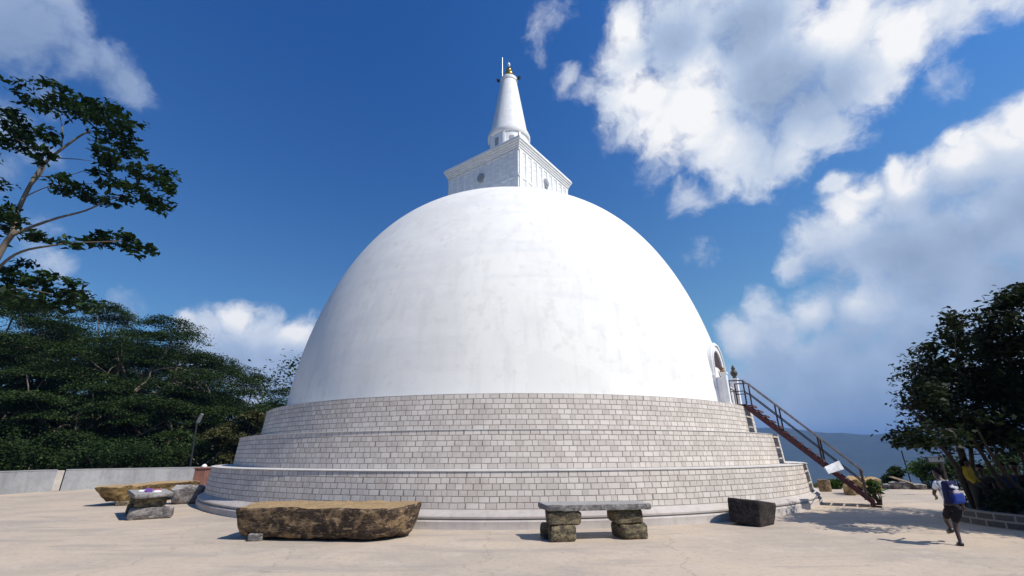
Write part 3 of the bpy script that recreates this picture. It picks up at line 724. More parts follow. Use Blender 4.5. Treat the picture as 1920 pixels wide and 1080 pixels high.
# ------------------------------------------------------------------ parapet at the left
def wall_run(label, pts, hgt=1.0, th=.28):
    t = thing('parapet_wall', (pts[0][0], pts[0][1], 0), label, 'wall', 'grey parapet walls')
    P = [Vector((x, y, 0)) for x, y in pts]
    mb = MB(); cp = MB(); vs = []; vc = []; fs = []
    for i, p in enumerate(P):
        d = (P[min(i + 1, len(P) - 1)] - P[max(i - 1, 0)]).normalized(); nn = Vector((-d.y, d.x, 0)) * th / 2
        vs += [p - nn, p + nn, p + nn + Vector((0, 0, hgt)), p - nn + Vector((0, 0, hgt))]
        n2 = nn * 1.12
        vc += [p - n2 + Vector((0, 0, hgt + .002)), p + n2 + Vector((0, 0, hgt + .002)), p + n2 + Vector((0, 0, hgt + .05)), p - n2 + Vector((0, 0, hgt + .05))]
    for i in range(len(P) - 1):
        for k in range(4):
            k2 = (k + 1) % 4; fs.append((i * 4 + k, i * 4 + k2, (i + 1) * 4 + k2, (i + 1) * 4 + k))
    e = (len(P) - 1) * 4; fs += [(3, 2, 1, 0), (e, e + 1, e + 2, e + 3)]
    mb.add(vs, fs).build('wall', M['parapet'], t); cp.add(vc, fs).build('coping', M['parapet'], t)
wall_run('grey plastered parapet wall at the left edge of the photo, before the joint', [(-26, 8), (-25, 17.5), (-24.35, 23.6), (-24.2, 25.4), (-23.95, 25.95)])
wall_run('grey plastered parapet wall between the joint and the red brick pillar', [(-23.75, 26.3), (-22.6, 27.5), (-21, 28.8), (-19.6, 29.9), (-18.2, 31.0)])
jp = MB().box((-23.88, 26.12, .5), (.34, .34, 1.0), Matrix.Rotation(R_(45), 4, 'Z')).build('wall_post', M['plinth'], None, bevel=.02); tag(jp, 'pale plastered post at the joint of the two parapet walls', 'post')
bp = thing('brick_pillar', (-17.6, 28.2, 0), 'short red brick pillar at the right end of the parapet', 'pillar')
MB().box((-17.6, 28.2, .5), (.62, .62, 1.0)).build('shaft', M['brickred'], bp, bevel=.02)
MB().box((-17.6, 28.2, 1.03), (.74, .74, .07)).build('cap', M['brickred'], bp, bevel=.02)
MB().lathe((-17.6, 28.2, 1.06), [(.12, 0), (.15, .06), (.10, .14), (.02, .19)], 12).build('finial', M['paint'], bp)
# dark lamp pole in front of the trees
lp = at(357, 872, 31); lt = at(369, 795, 31)
pole = thing('lamp_post', (lp.x, lp.y, -.3), 'thin dark leaning pole with pale lamp head before the trees at the left', 'lamp post')
MB().tube([(lp.x, lp.y, -.4), lp, lt], [.07, .06, .05], 8).build('pole', M['black'], pole)
MB().tube([lt, lt + Vector((.05, 0, .12)), lt + Vector((.28, -.1, .62))], [.06, .12, .10], 8).build('lamp_head', plain('dull_lamp_head', (.16, .17, .18), .6), pole)

# ------------------------------------------------------------------ vegetation
def leaf_object(name, mat_, parent, pts, size, seed, up=.5, aspect=2.2, droop=.0, tint=None, off=None):
    """pts (N,3) numpy; one folded diamond per leaf"""
    rng = np.random.default_rng(seed); N = len(pts)
    d = rng.normal(size=(N, 3)); d[:, 2] = d[:, 2] * .5 - droop; d /= np.linalg.norm(d, axis=1)[:, None]
    nrm = rng.normal(size=(N, 3)) * (1 - up); nrm[:, 2] += up * 1.6
    side = np.cross(d, nrm); side /= np.linalg.norm(side, axis=1)[:, None] + 1e-9
    up_ = np.cross(side, d)
    L = size * rng.uniform(.65, 1.35, N)[:, None]; Wd = L / aspect
    o_ = np.array(off if off is not None else (0, 0, 0))
    b = pts - o_ - d * L * .5
    v = np.empty((N, 4, 3)); v[:, 0] = b; v[:, 1] = b + d * L * .55 + side * Wd * .5 + up_ * Wd * .18; v[:, 2] = b + d * L; v[:, 3] = b + d * L * .55 - side * Wd * .5 + up_ * Wd * .18
    me = bpy.data.meshes.new(name)
    me.vertices.add(N * 4); me.vertices.foreach_set('co', v.reshape(-1))
    me.loops.add(N * 4); me.loops.foreach_set('vertex_index', np.arange(N * 4, dtype=np.int32))
    me.polygons.add(N); me.polygons.foreach_set('loop_start', np.arange(N, dtype=np.int32) * 4); me.polygons.foreach_set('loop_total', np.full(N, 4, dtype=np.int32))
    me.update(calc_edges=True)
    at_ = me.attributes.new('tint', 'FLOAT', 'FACE')
    tt = rng.uniform(0, 1, N) if tint is None else np.clip(tint * .6 + rng.uniform(0, .4, N), 0, 1)
    at_.data.foreach_set('value', tt.astype(np.float32))
    me.materials.append(mat_)
    o = bpy.data.objects.new(name, me); COL.objects.link(o)
    if parent is not None: o.parent = parent
    return o
def clump_pts(rng, c, r, n, sub=7, subr=.38):
    """n points in sub-clumps inside an ellipsoid; returns points and a tint per point"""
    u = rng.normal(size=(sub, 3)); u /= np.linalg.norm(u, axis=1)[:, None]; u *= rng.uniform(.25, 1, (sub, 1)) ** .5
    cc = np.array(c) + u * np.array(r); k = rng.integers(0, sub, n)
    q = rng.normal(size=(n, 3)) * subr * np.array(r)
    return cc[k] + q, rng.uniform(0, 1, sub)[k]
def limb(mb, a, b, r0, r1, rng, sag=.1, n=6, sides=7):
    a, b = Vector(a), Vector(b); L = (b - a).length
    j = Vector((rng.normal(), rng.normal(), rng.normal())) * L * sag * .5
    pts = []; rad = []
    for i in range(n + 1):
        t = i / n; p = a.lerp(b, t) + j * math.sin(t * math.pi) + Vector((0, 0, L * sag * .6 * math.sin(t * math.pi)))
        p += Vector((rng.normal(), rng.normal(), rng.normal())) * L * .012 * (0 if i in (0, n) else 1)
        pts.append(p); rad.append(r0 + (r1 - r0) * t)
    mb.tube(pts, rad, sides, cap=False)
    return pts

def umbrella_tree(label, base, H, spread, seed, group, mat_leaf=None, npads=26, leaf=.16, per=420, fork=.4, lean=(0, 0), flat=.155, layers=2, trunk_r=.32):
    """broad rain tree: forked pale limbs carrying flat layered pads of fine foliage"""
    rng = np.random.default_rng(seed); base = Vector(base); npads = int(npads * 1.2)
    t = thing('rain_tree', base, label, 'tree', group)
    mb = MB(); f = base + Vector((lean[0] * .3, lean[1] * .3, H * fork))
    limb(mb, base - Vector((0, 0, .5)), f, trunk_r * 1.25, trunk_r * .85, rng, .06, 6, 9)
    top = base + Vector((lean[0], lean[1], H)); P = []; Tn = []
    nl = 6; pads = []
    for i in range(npads):
        ly = i % (layers + 1)
        q = math.sqrt((i + .5) / npads); a = i * 2.39996 + rng.uniform(-.3, .3)
        if ly == layers: q = min(1, q * .6 + .45)
        z = H * (1 - .36 * q * q) - ly * H * .13 * rng.uniform(.7, 1.3) - rng.uniform(0, .10) * H
        pads.append(Vector((base.x + lean[0] * (.4 + .6 * q) + spread * q * math.cos(a), base.y + lean[1] + spread * q * math.sin(a), base.z + z)))
    mains = []
    for k in range(nl):
        a = 2 * math.pi * k / nl + rng.uniform(-.3, .3)
        e = Vector((f.x + lean[0] * .3 + spread * .42 * math.cos(a), f.y + spread * .42 * math.sin(a), base.z + H * rng.uniform(.66, .76)))
        limb(mb, f, e, trunk_r * .6, trunk_r * .28, rng, .12, 7, 7); mains.append(e)
    for p in pads:
        m_ = min(mains, key=lambda e: (e - p).length)
        s_ = f.lerp(m_, rng.uniform(.55, 1.0))
        limb(mb, s_, p - Vector((0, 0, .1)), trunk_r * .24, .03, rng, .10, 5, 5)
        rx = spread * rng.uniform(.24, .35)
        pp, tt = clump_pts(rng, p, (rx, rx, rx * flat * rng.uniform(.8, 1.5)), int(per * 5.2 * rng.uniform(.7, 1.3)), 20, .26)
        pp[:, 2] -= .17 * ((pp[:, 0] - p.x) ** 2 + (pp[:, 1] - p.y) ** 2) / rx
        P.append(pp); Tn.append(tt)
    mb.build('trunk', M['palebark'], t, smooth=True)
    leaf_object('crown', mat_leaf or M['leaf_rain'], t, np.concatenate(P), leaf, seed + 1, up=.45, aspect=1.8, tint=np.concatenate(Tn), off=base)
    return t
def from_px(px, py, Y): 
    p = at(px, py, Y); return p
FG = 'rain trees beyond the left parapet'
def rain(label, px, Y, top_py, spread, seed, z0=-2.0, **kw):
    p = at(px, top_py, Y); base = (p.x, Y, z0)
    return umbrella_tree(label, base, p.z - z0, spread, seed, FG, **kw)
rain('rain tree with the tallest layered crown at the left photo edge', -10, 41, 528, 8.2, 101, npads=40, per=560, lean=(1, 0))
rain('rain tree whose flat crown steps down right of the tallest one', 165, 45, 562, 8.2, 102, npads=38, per=520)
rain('rain tree whose crown points towards the cumulus cloud left of the dome', 285, 43, 598, 7.6, 103, npads=40, per=520, lean=(1.6, 0))
rain('rain tree with thin see-through crown touching the left side of the dome', 415, 52, 688, 8.8, 104, npads=38, per=380, z0=-4, lean=(2.8, 0))
rain('low rain tree filling the gap before the thin crowned tree', 330, 40, 715, 5.6, 105, npads=26, per=460)
rain('low dark rain tree close behind the parapet at the far left', 40, 35, 672, 5.5, 106, npads=26, per=460)
rain('low dark rain tree with pale limbs behind the parapet joint', 165, 36, 700, 5.0, 107, npads=24, per=460)
rain('small rain tree low behind the lamp post', 370, 45, 765, 5.0, 108, npads=22, per=460)
rain('rain tree far back under the layered crowns', 90, 58, 590, 9.5, 109, npads=32, per=520, z0=-5)
rain('rain tree far back between the middle crowns', 300, 60, 640, 9.0, 110, npads=30, per=520, z0=-6)
umbrella_tree('olive leaved tree showing beside the left edge of the terraces', (at(462, 780, 36).x, 36, -2), at(462, 768, 36).z + 2, 2.6, 120, 'trees beside the stupa', M['leaf_olive'], npads=20, leaf=.19, per=330, flat=.35, trunk_r=.2)

def bush(label, c, r, seed, mat_, n=2200, leaf=.14, group='bushes along the terrace edge', name='bush'):
    rng = np.random.default_rng(seed); c = Vector(c)
    t = thing(name, c, label, 'bush', group); mb = MB(); P = []; Tn = []
    for k in range(9):
        a = rng.uniform(0, 6.28); q = rng.uniform(.2, .85)
        p = c + Vector((r[0] * q * math.cos(a), r[1] * q * math.sin(a), r[2] * rng.uniform(.75, 1.7)))
        limb(mb, c + Vector((r[0] * .1 * math.cos(a), r[1] * .1 * math.sin(a), -.2)), p, .03, .008, rng, .1, 4, 5)
        pp, tt = clump_pts(rng, p, (r[0] * .42, r[1] * .42, r[2] * .42), n // 9, 6, .36); P.append(pp); Tn.append(tt)
    mb.build('stems', M['bark'], t)
    P = np.concatenate(P); k = P[:, 2] > c.z - .1
    leaf_object('foliage', mat_, t, P[k], leaf, seed, up=.4, tint=np.concatenate(Tn)[k], off=c)
for i, (px, py, Y, rx, rz, mt, lab) in enumerate([
    (90, 862, 31, 2.4, 1.0, 'leaf_rain', 'dark bush behind the parapet left of the joint'),
    (195, 852, 31.5, 2.2, 1.1, 'leaf_mid', 'mid green bush behind the parapet right of the joint'),
    (270, 850, 33, 2.2, 1.2, 'leaf_mid', 'green bush behind the parapet left of the lamp post'),
    (330, 850, 34, 1.8, 1.2, 'leaf_rain', 'dark green bush right behind the lamp post'),
    (400, 840, 36, 2.2, 1.5, 'leaf_rain', 'dark tall bush between lamp post and terraces'),
    (20, 845, 30, 2.2, 1.4, 'leaf_rain', 'dark bush behind the parapet at the photo edge')]):
    p = at(px, py, Y); bush(lab, (p.x, Y, p.z - rz * 1.2), (rx, rx * .8, rz), 200 + i, M[mt], 3200, .17, 'bushes behind the parapet')
# far wooded mass under the crowns
rng = np.random.default_rng(77); P = []
for k in range(330):
    x = rng.uniform(-85, -14); y = rng.uniform(50, 95); z = terrain_h(x, y)
    pp, tt = clump_pts(rng, (x, y, z + rng.uniform(1, 13)), (4.0, 3.0, 2.0), 420, 8, .4); P.append(pp)
for k in range(55):
    x = rng.uniform(-52, -17); y = rng.uniform(37, 47)
    pp, tt = clump_pts(rng, (x, y, rng.uniform(-2.5, 2.0)), (3.0, 2.2, 1.1), 420, 8, .4); P.append(pp)
o = leaf_object('undergrowth', M['leaf_rain'], None, np.concatenate(P), .42, 78, up=.5); tag(o, 'dark wooded mass below and behind the rain trees', 'woods', kind='stuff')

# tall slender tree at the upper left
def tall_tree():
    rng = np.random.default_rng(301); Y = 20.0
    base = Vector((-23.6, 20.6, -1.0)); t = thing('tall_tree', base, 'tall slender tree with pale bare limbs and tufted leaves rising at the left edge', 'tree')
    mb = MB()
    def A(px, py, dy=0.0): return at(px, py, Y + dy)
    def path(pts, r0, r1):
        Pq = [A(*p) for p in pts]; n = len(Pq); Q = []
        for i in range(n - 1):
            for s_ in range(4):
                t_ = s_ / 4; a, b_ = Pq[i], Pq[i + 1]; p0 = Pq[max(i - 1, 0)]; p3 = Pq[min(i + 2, n - 1)]
                q = .5 * ((2 * a) + (b_ - p0) * t_ + (2 * p0 - 5 * a + 4 * b_ - p3) * t_ ** 2 + (3 * a - p0 - 3 * b_ + p3) * t_ ** 3); Q.append(q)
        Q.append(Pq[-1]); m = len(Q)
        mb.tube(Q, [r0 + (r1 - r0) * i / (m - 1) for i in range(m)], 8, cap=False)
    fk = (-45, 560, .4)
    mb.tube([base, base + Vector((.2, -.1, 4)), base + Vector((.0, -.2, 7.2)), A(*fk)], [.34, .28, .24, .21], 10, cap=False)
    path([fk, (5, 465, .2), (25, 435, 0), (30, 405), (55, 350), (85, 305), (115, 280), (150, 255), (170, 245)], .14, .035)
    path([(25, 440, 0), (60, 425, .1), (110, 408, .3), (160, 395, .5), (205, 375, .6), (240, 365, .8)], .08, .02)
    path([fk, (0, 500, -.4), (40, 472, -.6), (100, 460, -.8), (150, 455, -.9), (230, 452, -1)], .08, .02)
    path([(115, 282), (117, 240), (108, 205)], .035, .015)
    path([(100, 296), (140, 298), (172, 302)], .03, .012)
    path([(70, 330), (120, 330), (165, 318)], .03, .012)
    path([(55, 352), (85, 300 + 10, -.3), (60, 280, -.4), (30, 260, -.5)], .04, .015)
    path([(45, 370), (90, 350), (140, 345), (190, 345)], .03, .012)
    path([(28, 440), (10, 410, .3), (-10, 390, .5)], .05, .02)
    path([fk, (10, 545, -1.2), (50, 542, -1.6), (100, 552, -1.8)], .035, .01)
    path([fk, (-80, 430, .5), (-110, 330, .8), (-120, 250, 1)], .14, .03)
    pads = [(75,185,52,20),(100,165,35,14),(120,205,52,20),(150,200,34,22),(175,212,40,20),(205,215,40,22),(235,235,40,22),(185,240,40,22),(215,265,42,20),(250,270,34,14),(245,285,30,12),(200,285,34,16),
            (20,225,34,26),(45,265,34,22),(25,270,26,16),(85,250,22,12),(95,262,16,10),(70,300,18,10),(92,288,22,12),(50,245,30,16),
            (205,310,32,16),(190,335,32,14),(240,318,26,12),(275,325,34,14),(310,325,28,12),(290,345,34,12),(320,360,14,10),(120,345,36,14),(150,360,34,14),(105,355,30,10),(175,380,30,12),(230,350,36,14),(255,365,40,14),(285,375,36,14),(300,392,26,12),(215,378,32,12),(310,345,22,12),
            (15,395,26,22),(5,420,22,16),(30,415,20,14),(65,440,26,12),(80,448,20,9),
            (150,455,28,10),(185,452,30,12),(220,450,34,14),(250,455,30,14),(275,465,20,12),(260,470,26,10),(130,460,24,8),(195,440,14,8),
            (10,500,40,20),(45,525,40,16),(20,540,40,16),(85,528,36,16),(70,555,40,16),(115,545,36,16),(135,530,26,12),(150,560,34,14),(170,572,26,12),(120,570,40,14),(30,570,50,14)]
    pads += [(-40, 200, 60, 40), (-80, 260, 60, 40), (-50, 330, 60, 40), (-110, 220, 60, 40), (-60, 430, 60, 40)]
    P = []; Tn = []
    for (px, py, rx, ry) in pads:
        c = A(px, py, rng.uniform(-1.3, 1.3)); k = c.y / 853
        n = int(24 + rx * ry * .17)
        pp, tt = clump_pts(rng, c, (rx * k * .85, rx * k * .9, ry * k * .9), n, 7, .27); P.append(pp); Tn.append(tt)
    mb.build('trunk', M['palebark'], t, smooth=True)
    leaf_object('crown', M['leaf_near'], t, np.concatenate(P), .34, 302, up=.62, aspect=2.1, droop=.15, tint=np.concatenate(Tn), off=base)
tall_tree()

# right-hand tree in its ring wall
RC = Vector((14.1, 12.3, 0))
def right_tree():
    rng = np.random.default_rng(401); base = Vector((13.55, 13.0, 0)); t = thing('shade_tree', base, 'dense dark shade tree growing in the block ring wall at the right edge', 'tree')
    mb = MB(); stems = []
    for (dx, dy, tip) in ((-.15, 0, (1795, 760, 11.8)), (.05, .1, (1850, 720, 12.4)), (.2, -.1, (1905, 690, 12.0)), (-.05, -.2, (1830, 800, 11.4)), (.35, .1, (1960, 640, 12.2)), (.1, -.3, (2010, 740, 11.0))):
        b = base + Vector((dx, dy, -.1)); e = at(*tip); q = b.lerp(e, .45) + Vector((rng.normal() * .15, rng.normal() * .15, 0))
        mb.tube([b, b.lerp(q, .5) + Vector((.05, 0, .05)), q, q.lerp(e, .5) + Vector((0, .1, .1)), e], [.075, .065, .05, .038, .02], 8, cap=False); stems += [q, e, q.lerp(e, .5)]
    pads = [(1790,600,26,20),(1775,640,40,24),(1830,640,46,30),(1870,600,40,26),(1905,575,36,26),(1925,548,30,20),(1880,565,14,10),(1800,690,56,34),(1860,690,60,40),(1915,660,60,50),(1760,700,44,30),(1770,760,60,36),(1840,760,64,40),(1905,760,64,44),
            (1800,810,60,28),(1860,825,56,26),(1740,815,54,22),(1712,830,26,11),(1910,820,50,34),(1960,700,80,70),(1960,600,70,60),(1990,800,80,50),(2040,640,90,80),(2060,760,90,70),(1745,745,36,26),(1830,720,50,40),(1880,720,50,44),(1840,790,60,30)]
    P = []; Tn = []
    for (px, py, rx, ry) in pads:
        Y = rng.uniform(10.7, 13.0); c = at(px, py, Y); k = Y / 853
        e = min(stems, key=lambda s: (s - c).length); limb(mb, c.lerp(e, min(1, .9 / max(.01, (e - c).length))), c, .014, .005, rng, .08, 4, 5)
        n = int(60 + rx * ry * .40); pp, tt = clump_pts(rng, c, (rx * k * .9, rx * k * 1.1, ry * k * .95), n, 11, .25); P.append(pp); Tn.append(tt)
    mb.build('trunk', M['bark'], t, smooth=True)
    leaf_object('crown', M['leaf_dark'], t, np.concatenate(P), .155, 402, up=.5, aspect=2.0, droop=.1, tint=np.concatenate(Tn), off=base)
    # thinner tree behind with small sparse leaves
    rng = np.random.default_rng(411); base = Vector((12.35, 13.3, .2)); t = thing('shade_tree', base, 'thin twiggy tree with small sparse leaves beside the dense shade tree', 'tree')
    mb = MB(); stems = []
    for tip in ((1720, 690, 12.3), (1705, 760, 12.1), (1745, 730, 12.8), (1740, 800, 12.5), (1770, 680, 13)):
        e = at(*tip); q = base.lerp(e, .5) + Vector((.25, 0, -.1)); mb.tube([base, base.lerp(q, .5), q, q.lerp(e, .5), e], [.07, .06, .045, .03, .012], 6, cap=False); stems += [q, e, q.lerp(e, .6)]
    P = []; Tn = []
    for (px, py, rx, ry) in [(1714,700,24,24),(1738,690,28,26),(1728,735,32,24),(1752,740,34,30),(1718,770,26,18),(1745,785,34,24),(1760,770,36,30),(1715,810,36,16),(1760,820,40,18),(1770,720,30,30),(1706,830,22,9),(1725,665,18,14),(1780,840,40,14)]:
        Y = rng.uniform(11.9, 13.2); c = at(px, py, Y); k = Y / 853
        for _ in range(5):
            q = c + Vector((rng.normal() * rx * k * .6, rng.normal() * .3, rng.normal() * ry * k * .6)); e = min(stems, key=lambda s: (s - q).length); limb(mb, q.lerp(e, min(1, .7 / max(.01, (e - q).length))), q, .009, .004, rng, .08, 4, 4)
        pp, tt = clump_pts(rng, c, (rx * k, rx * k, ry * k), int(40 + rx * ry * .16), 9, .42); P.append(pp); Tn.append(tt)
    mb.build('trunk', M['bark'], t, smooth=True)
    leaf_object('crown', M['leaf_dark'], t, np.concatenate(P), .115, 412, up=.4, aspect=2.0, tint=np.concatenate(Tn), off=base)
    # second shade tree, right of the frame, whose shadow falls across the terrace
    rng = np.random.default_rng(421); base = Vector((17.2, 9.3, 0)); t = thing('shade_tree', base, 'broad shade tree standing right of the ring wall, casting shade over the terrace', 'tree')
    mb = MB(); f = base + Vector((0, 0, 2.2)); limb(mb, base - Vector((0, 0, .1)), f, .2, .14, rng, .05, 5, 8); P = []; Tn = []
    for i in range(34):
        q = math.sqrt((i + .5) / 34); a = i * 2.4; c = base + Vector((3.1 * q * math.cos(a), 2.3 * q * math.sin(a), 5.6 - 1.5 * q * q - (i % 3) * .6))
        limb(mb, f, c, .05, .012, rng, .12, 5, 5); pp, tt = clump_pts(rng, c, (.8, .8, .4), 330, 8, .36); P.append(pp); Tn.append(tt)
    mb.build('trunk', M['bark'], t, smooth=True)
    leaf_object('crown', M['leaf_dark'], t, np.concatenate(P), .2, 422, up=.5, aspect=2.0, tint=np.concatenate(Tn), off=base)
right_tree()

# ring wall of dark blocks with pale joints
def m_ring():
    m, T, b = mat('dark_blocks'); uv = T.n('ShaderNodeUVMap', {}, uv_map='UVMap')
    br = T.n('ShaderNodeTexBrick', {'Vector': uv, 'Color1': (.05, .045, .042, 1), 'Color2': (.085, .075, .07, 1), 'Mortar': (.24, .22, .2, 1), 'Scale': 1.0, 'Mortar Size': .022, 'Mortar Smooth': .1, 'Brick Width': .42, 'Row Height': .16}, out=None)
    n = T.noise(uv, 14, 5, .6); c = T.mix(T.math('MULTIPLY', T.ss(n, .45, .7), .5), br.outputs[0], (.12, .10, .09))
    T.put(b.inputs['Base Color'], c); b.inputs['Roughness'].default_value = .85; bump(T, b, T.math('ADD', br.outputs[1], n), .6, .02)
    return m
rw = thing('ring_wall', RC, 'low curved ring wall of dark blocks with pale joints round the shade tree', 'wall')
o = MB().lathe(RC, [(2.62, -.02), (2.60, .32), (2.30, .32), (2.28, .1)], 96).build('wall', m_ring(), rw, smooth=True, angle=R_(35)); uv_cyl(o, RC, 2.6)
o = MB().lathe(RC, [(2.30, .24), (1.4, .30), (.01, .34)], 64).build('soil', plain('dark_soil', (.045, .033, .024), .95, .4, 5, bmp=.6), rw)
for i, (px, Y, r, lab) in enumerate([(1846, 13.9, .42, 'dark leafy plant at the foot of the shade tree stems'), (1905, 13.2, .5, 'dark leafy plant in the ring wall at the photo edge'), (1880, 12.2, .36, 'low dark plant in front inside the ring wall')]):
    p = at(px, 900, Y); bush(lab, (p.x, Y, .25), (r, r, r * .75), 430 + i, M['leaf_dark'], 700, .15, 'plants inside the ring wall', 'garden_plant')

# bushes along the right edge
for i, (px, py, Y, rx, rz, mt, lab) in enumerate([
    (1672, 893, 25.5, .6, .45, 'leaf_rain', 'small bush at the terrace edge right of the staircase'),
    (1736, 885, 24.6, 1.0, .62, 'leaf_lime', 'bright green bush at the terrace edge left of the runner'),
    (1790, 880, 24.0, 1.3, .75, 'leaf_rain', 'dark bush behind the running person'),
    (1850, 880, 23.0, 1.3, .75, 'leaf_rain', 'dark bush behind the yellow clothed person'),
    (1565, 908, 24.6, .4, .3, 'leaf_lime', 'tiny bush at the terrace edge right of the stump'),
    (1910, 880, 21.0, 1.2, .8, 'leaf_rain', 'dark bush at the right photo edge behind the ring wall')]):
    p = at(px, py, Y); bush(lab, (p.x, Y, max(p.z - rz * 1.2, -.3)), (rx, rx * .8, rz), 220 + i, M[mt], 1500, .17)
rng = np.random.default_rng(9)
P = np.stack([rng.uniform(14.6, 24, 900), rng.uniform(0, 1, 900), rng.uniform(0, .18, 900)], 1); P[:, 1] = 25.2 + P[:, 1] * .6 - np.clip(P[:, 0] - 20.5, 0, 9) * .65
o = leaf_object('grass', M['leaf_olive'], None, P, .26, 12, up=.1, aspect=6); tag(o, 'dry grass tufts along the far terrace edge', 'grass', kind='stuff')
# plant growing at the stair foot
p = SP(15.45, .45, 0); bush('bright leafy plant growing at the foot of the staircase railing', (p.x, p.y, .05), (.26, .24, .42), 240, M['leaf_lime'], 130, .20, 'bushes along the terrace edge', 'garden_plant')

# sign on a post and a thin leaning pole at the far right
p = at(1752, 862, 20.5)
sg = thing('sign_board', (p.x, p.y, 0), 'small dark framed sign board on a post beyond the running person', 'sign')
MB().tube([(p.x + .28, p.y, -.2), (p.x + .26, p.y, p.z + .2)], .045, 8).build('post', M['railing'], sg)
MB().box((p.x, p.y - .06, p.z), (.74, .04, .25)).build('frame', M['black'], sg, bevel=.01)
MB().box((p.x, p.y - .085, p.z), (.66, .012, .17)).build('panel', plain('faded_panel', (.09, .10, .115), .5, .3, 12), sg)
a, b_ = at(1706, 895, 26), at(1690, 845, 26)
lp2 = MB().tube([a - Vector((0, 0, 1)), b_], .03, 6).build('leaning_pole', M['black']); tag(lp2, 'thin dark leaning pole before the blue hills at the right', 'pole')

# ------------------------------------------------------------------ people
def cloth(name, col): return plain(name, col, .8, .15, 14, bmp=.15, spec=.2)
SKIN = plain('dark_skin', (.055, .030, .022), .5, .12, 10)
HAIR = plain('black_hair', (.008, .007, .007), .95, .2, 30, spec=.03)
def skin_obj(name, mat_, parent, verts, edges, radii, rootv=0, sub=2):
    off = root_loc(parent); me = bpy.data.meshes.new(name)
    me.from_pydata([tuple(Vector(v) - off) for v in verts], edges, []); me.update(); me.materials.append(mat_)
    o = bpy.data.objects.new(name, me); COL.objects.link(o); o.parent = parent
    sm = o.modifiers.new('skin', 'SKIN'); sm.use_smooth_shade = True
    if not me.skin_vertices: me.attributes.new('x', 'FLOAT', 'POINT')
    for i, r in enumerate(radii):
        rr = r if isinstance(r, (tuple, list)) else (r, r); me.skin_vertices[0].data[i].radius = rr
        me.skin_vertices[0].data[i].use_root = (i == rootv)
    sb = o.modifiers.new('sub', 'SUBSURF'); sb.levels = sub; sb.render_levels = sub
    return o
def ensure_skin(o): pass
def person(label, base, J, shirt, shorts, long_sleeve=False, long_legs=False, shoes=None, face=Vector((0, 1, 0)), hair_long=False):
    """J: joint name -> world point"""
    t = thing('person', base, label, 'person')
    names = ['pelvis', 'waist', 'chest', 'neck', 'head0', 'head1', 'head2', 'shL', 'elL', 'wrL', 'shR', 'elR', 'wrR', 'hipL', 'knL', 'anL', 'toL', 'hipR', 'knR', 'anR', 'toR']
    V = [J[n] for n in names]; ix = {n: i for i, n in enumerate(names)}
    E = [('pelvis', 'waist'), ('waist', 'chest'), ('chest', 'neck'), ('neck', 'head0'), ('head0', 'head1'), ('head1', 'head2'), ('chest', 'shL'), ('shL', 'elL'), ('elL', 'wrL'), ('chest', 'shR'), ('shR', 'elR'), ('elR', 'wrR'),
         ('pelvis', 'hipL'), ('hipL', 'knL'), ('knL', 'anL'), ('anL', 'toL'), ('pelvis', 'hipR'), ('hipR', 'knR'), ('knR', 'anR'), ('anR', 'toR')]
    E = [(ix[a], ix[b]) for a, b in E]
    rad = {'pelvis': .105, 'waist': .095, 'chest': .115, 'neck': .045, 'head0': .062, 'head1': .085, 'head2': .06, 'shL': .055, 'shR': .055, 'elL': .036, 'elR': .036, 'wrL': .025, 'wrR': .025, 'hipL': .085, 'hipR': .085, 'knL': .052, 'knR': .052, 'anL': .034, 'anR': .034, 'toL': .03, 'toR': .03}
    Rr = [rad[n] * (.86 if n[:2] in ('hi', 'kn', 'an', 'el', 'wr', 'sh') else .92) for n in names]
    # hands: palm and five unequal fingers
    for s in 'LR':
        w, el = J['wr' + s], J['el' + s]; d = (w - el).normalized(); sd_ = d.cross(face).normalized(); 
        if sd_.length < .5: sd_ = Vector((1, 0, 0))
        pn = sd_.cross(d)
        pi = len(V); V.append(w + d * .06); Rr.append(.026); E.append((ix['wr' + s], pi))
        for k, (so, ln) in enumerate(((-.026, .052), (-.009, .062), (.009, .058), (.025, .045))):
            a = len(V); V.append(w + d * .085 + sd_ * so); Rr.append(.009); E.append((pi, a))
            V.append(w + d * (.085 + ln * .6) + sd_ * so * 1.1 + pn * .014); Rr.append(.0085); E.append((a, a + 1))
            V.append(w + d * (.085 + ln) + sd_ * so * 1.1 + pn * .034); Rr.append(.007); E.append((a + 1, a + 2))
        a = len(V); V.append(w + d * .05 - sd_ * .035 + pn * .015); Rr.append(.010); E.append((ix['wr' + s], a))
        V.append(w + d * .085 - sd_ * .045 + pn * .03); Rr.append(.008); E.append((a, a + 1))
    # nose and ears
    h1 = J['head1']; upv = (J['head2'] - J['head0']).normalized(); sdv = upv.cross(face).normalized()
    a = len(V); V.append(h1 + face * .105 - upv * .02); Rr.append(.016); E.append((ix['head1'], a))
    for q in (-1, 1):
        a = len(V); V.append(h1 + sdv * .088 * q - upv * .015); Rr.append(.017); E.append((ix['head1'], a))
    skin_obj('body', SKIN, t, V, E, Rr)
    # clothes follow the same bones, a little larger
    ns = ['waist', 'chest', 'neckb', 'shL', 'shR', 'slL', 'slR', 'hem']
    JJ = dict(J); f = .97 if long_sleeve else .55
    JJ['neckb'] = J['chest'].lerp(J['neck'], .62); JJ['slL'] = J['shL'].lerp(J['elL'], f if not long_sleeve else 1); JJ['slR'] = J['shR'].lerp(J['elR'], f if not long_sleeve else 1); JJ['hem'] = J['pelvis'].lerp(J['waist'], .25)
    ei = [(0, 7), (0, 1), (1, 2), (1, 3), (1, 4), (3, 5), (4, 6)]; rr = [.104, .124, .056, .064, .064, .052, .052, .108]
    vs = [JJ[n] for n in ns]
    if long_sleeve:
        vs += [J['wrL'], J['wrR']]; ei += [(5, 8), (6, 9)]; rr += [.035, .035]
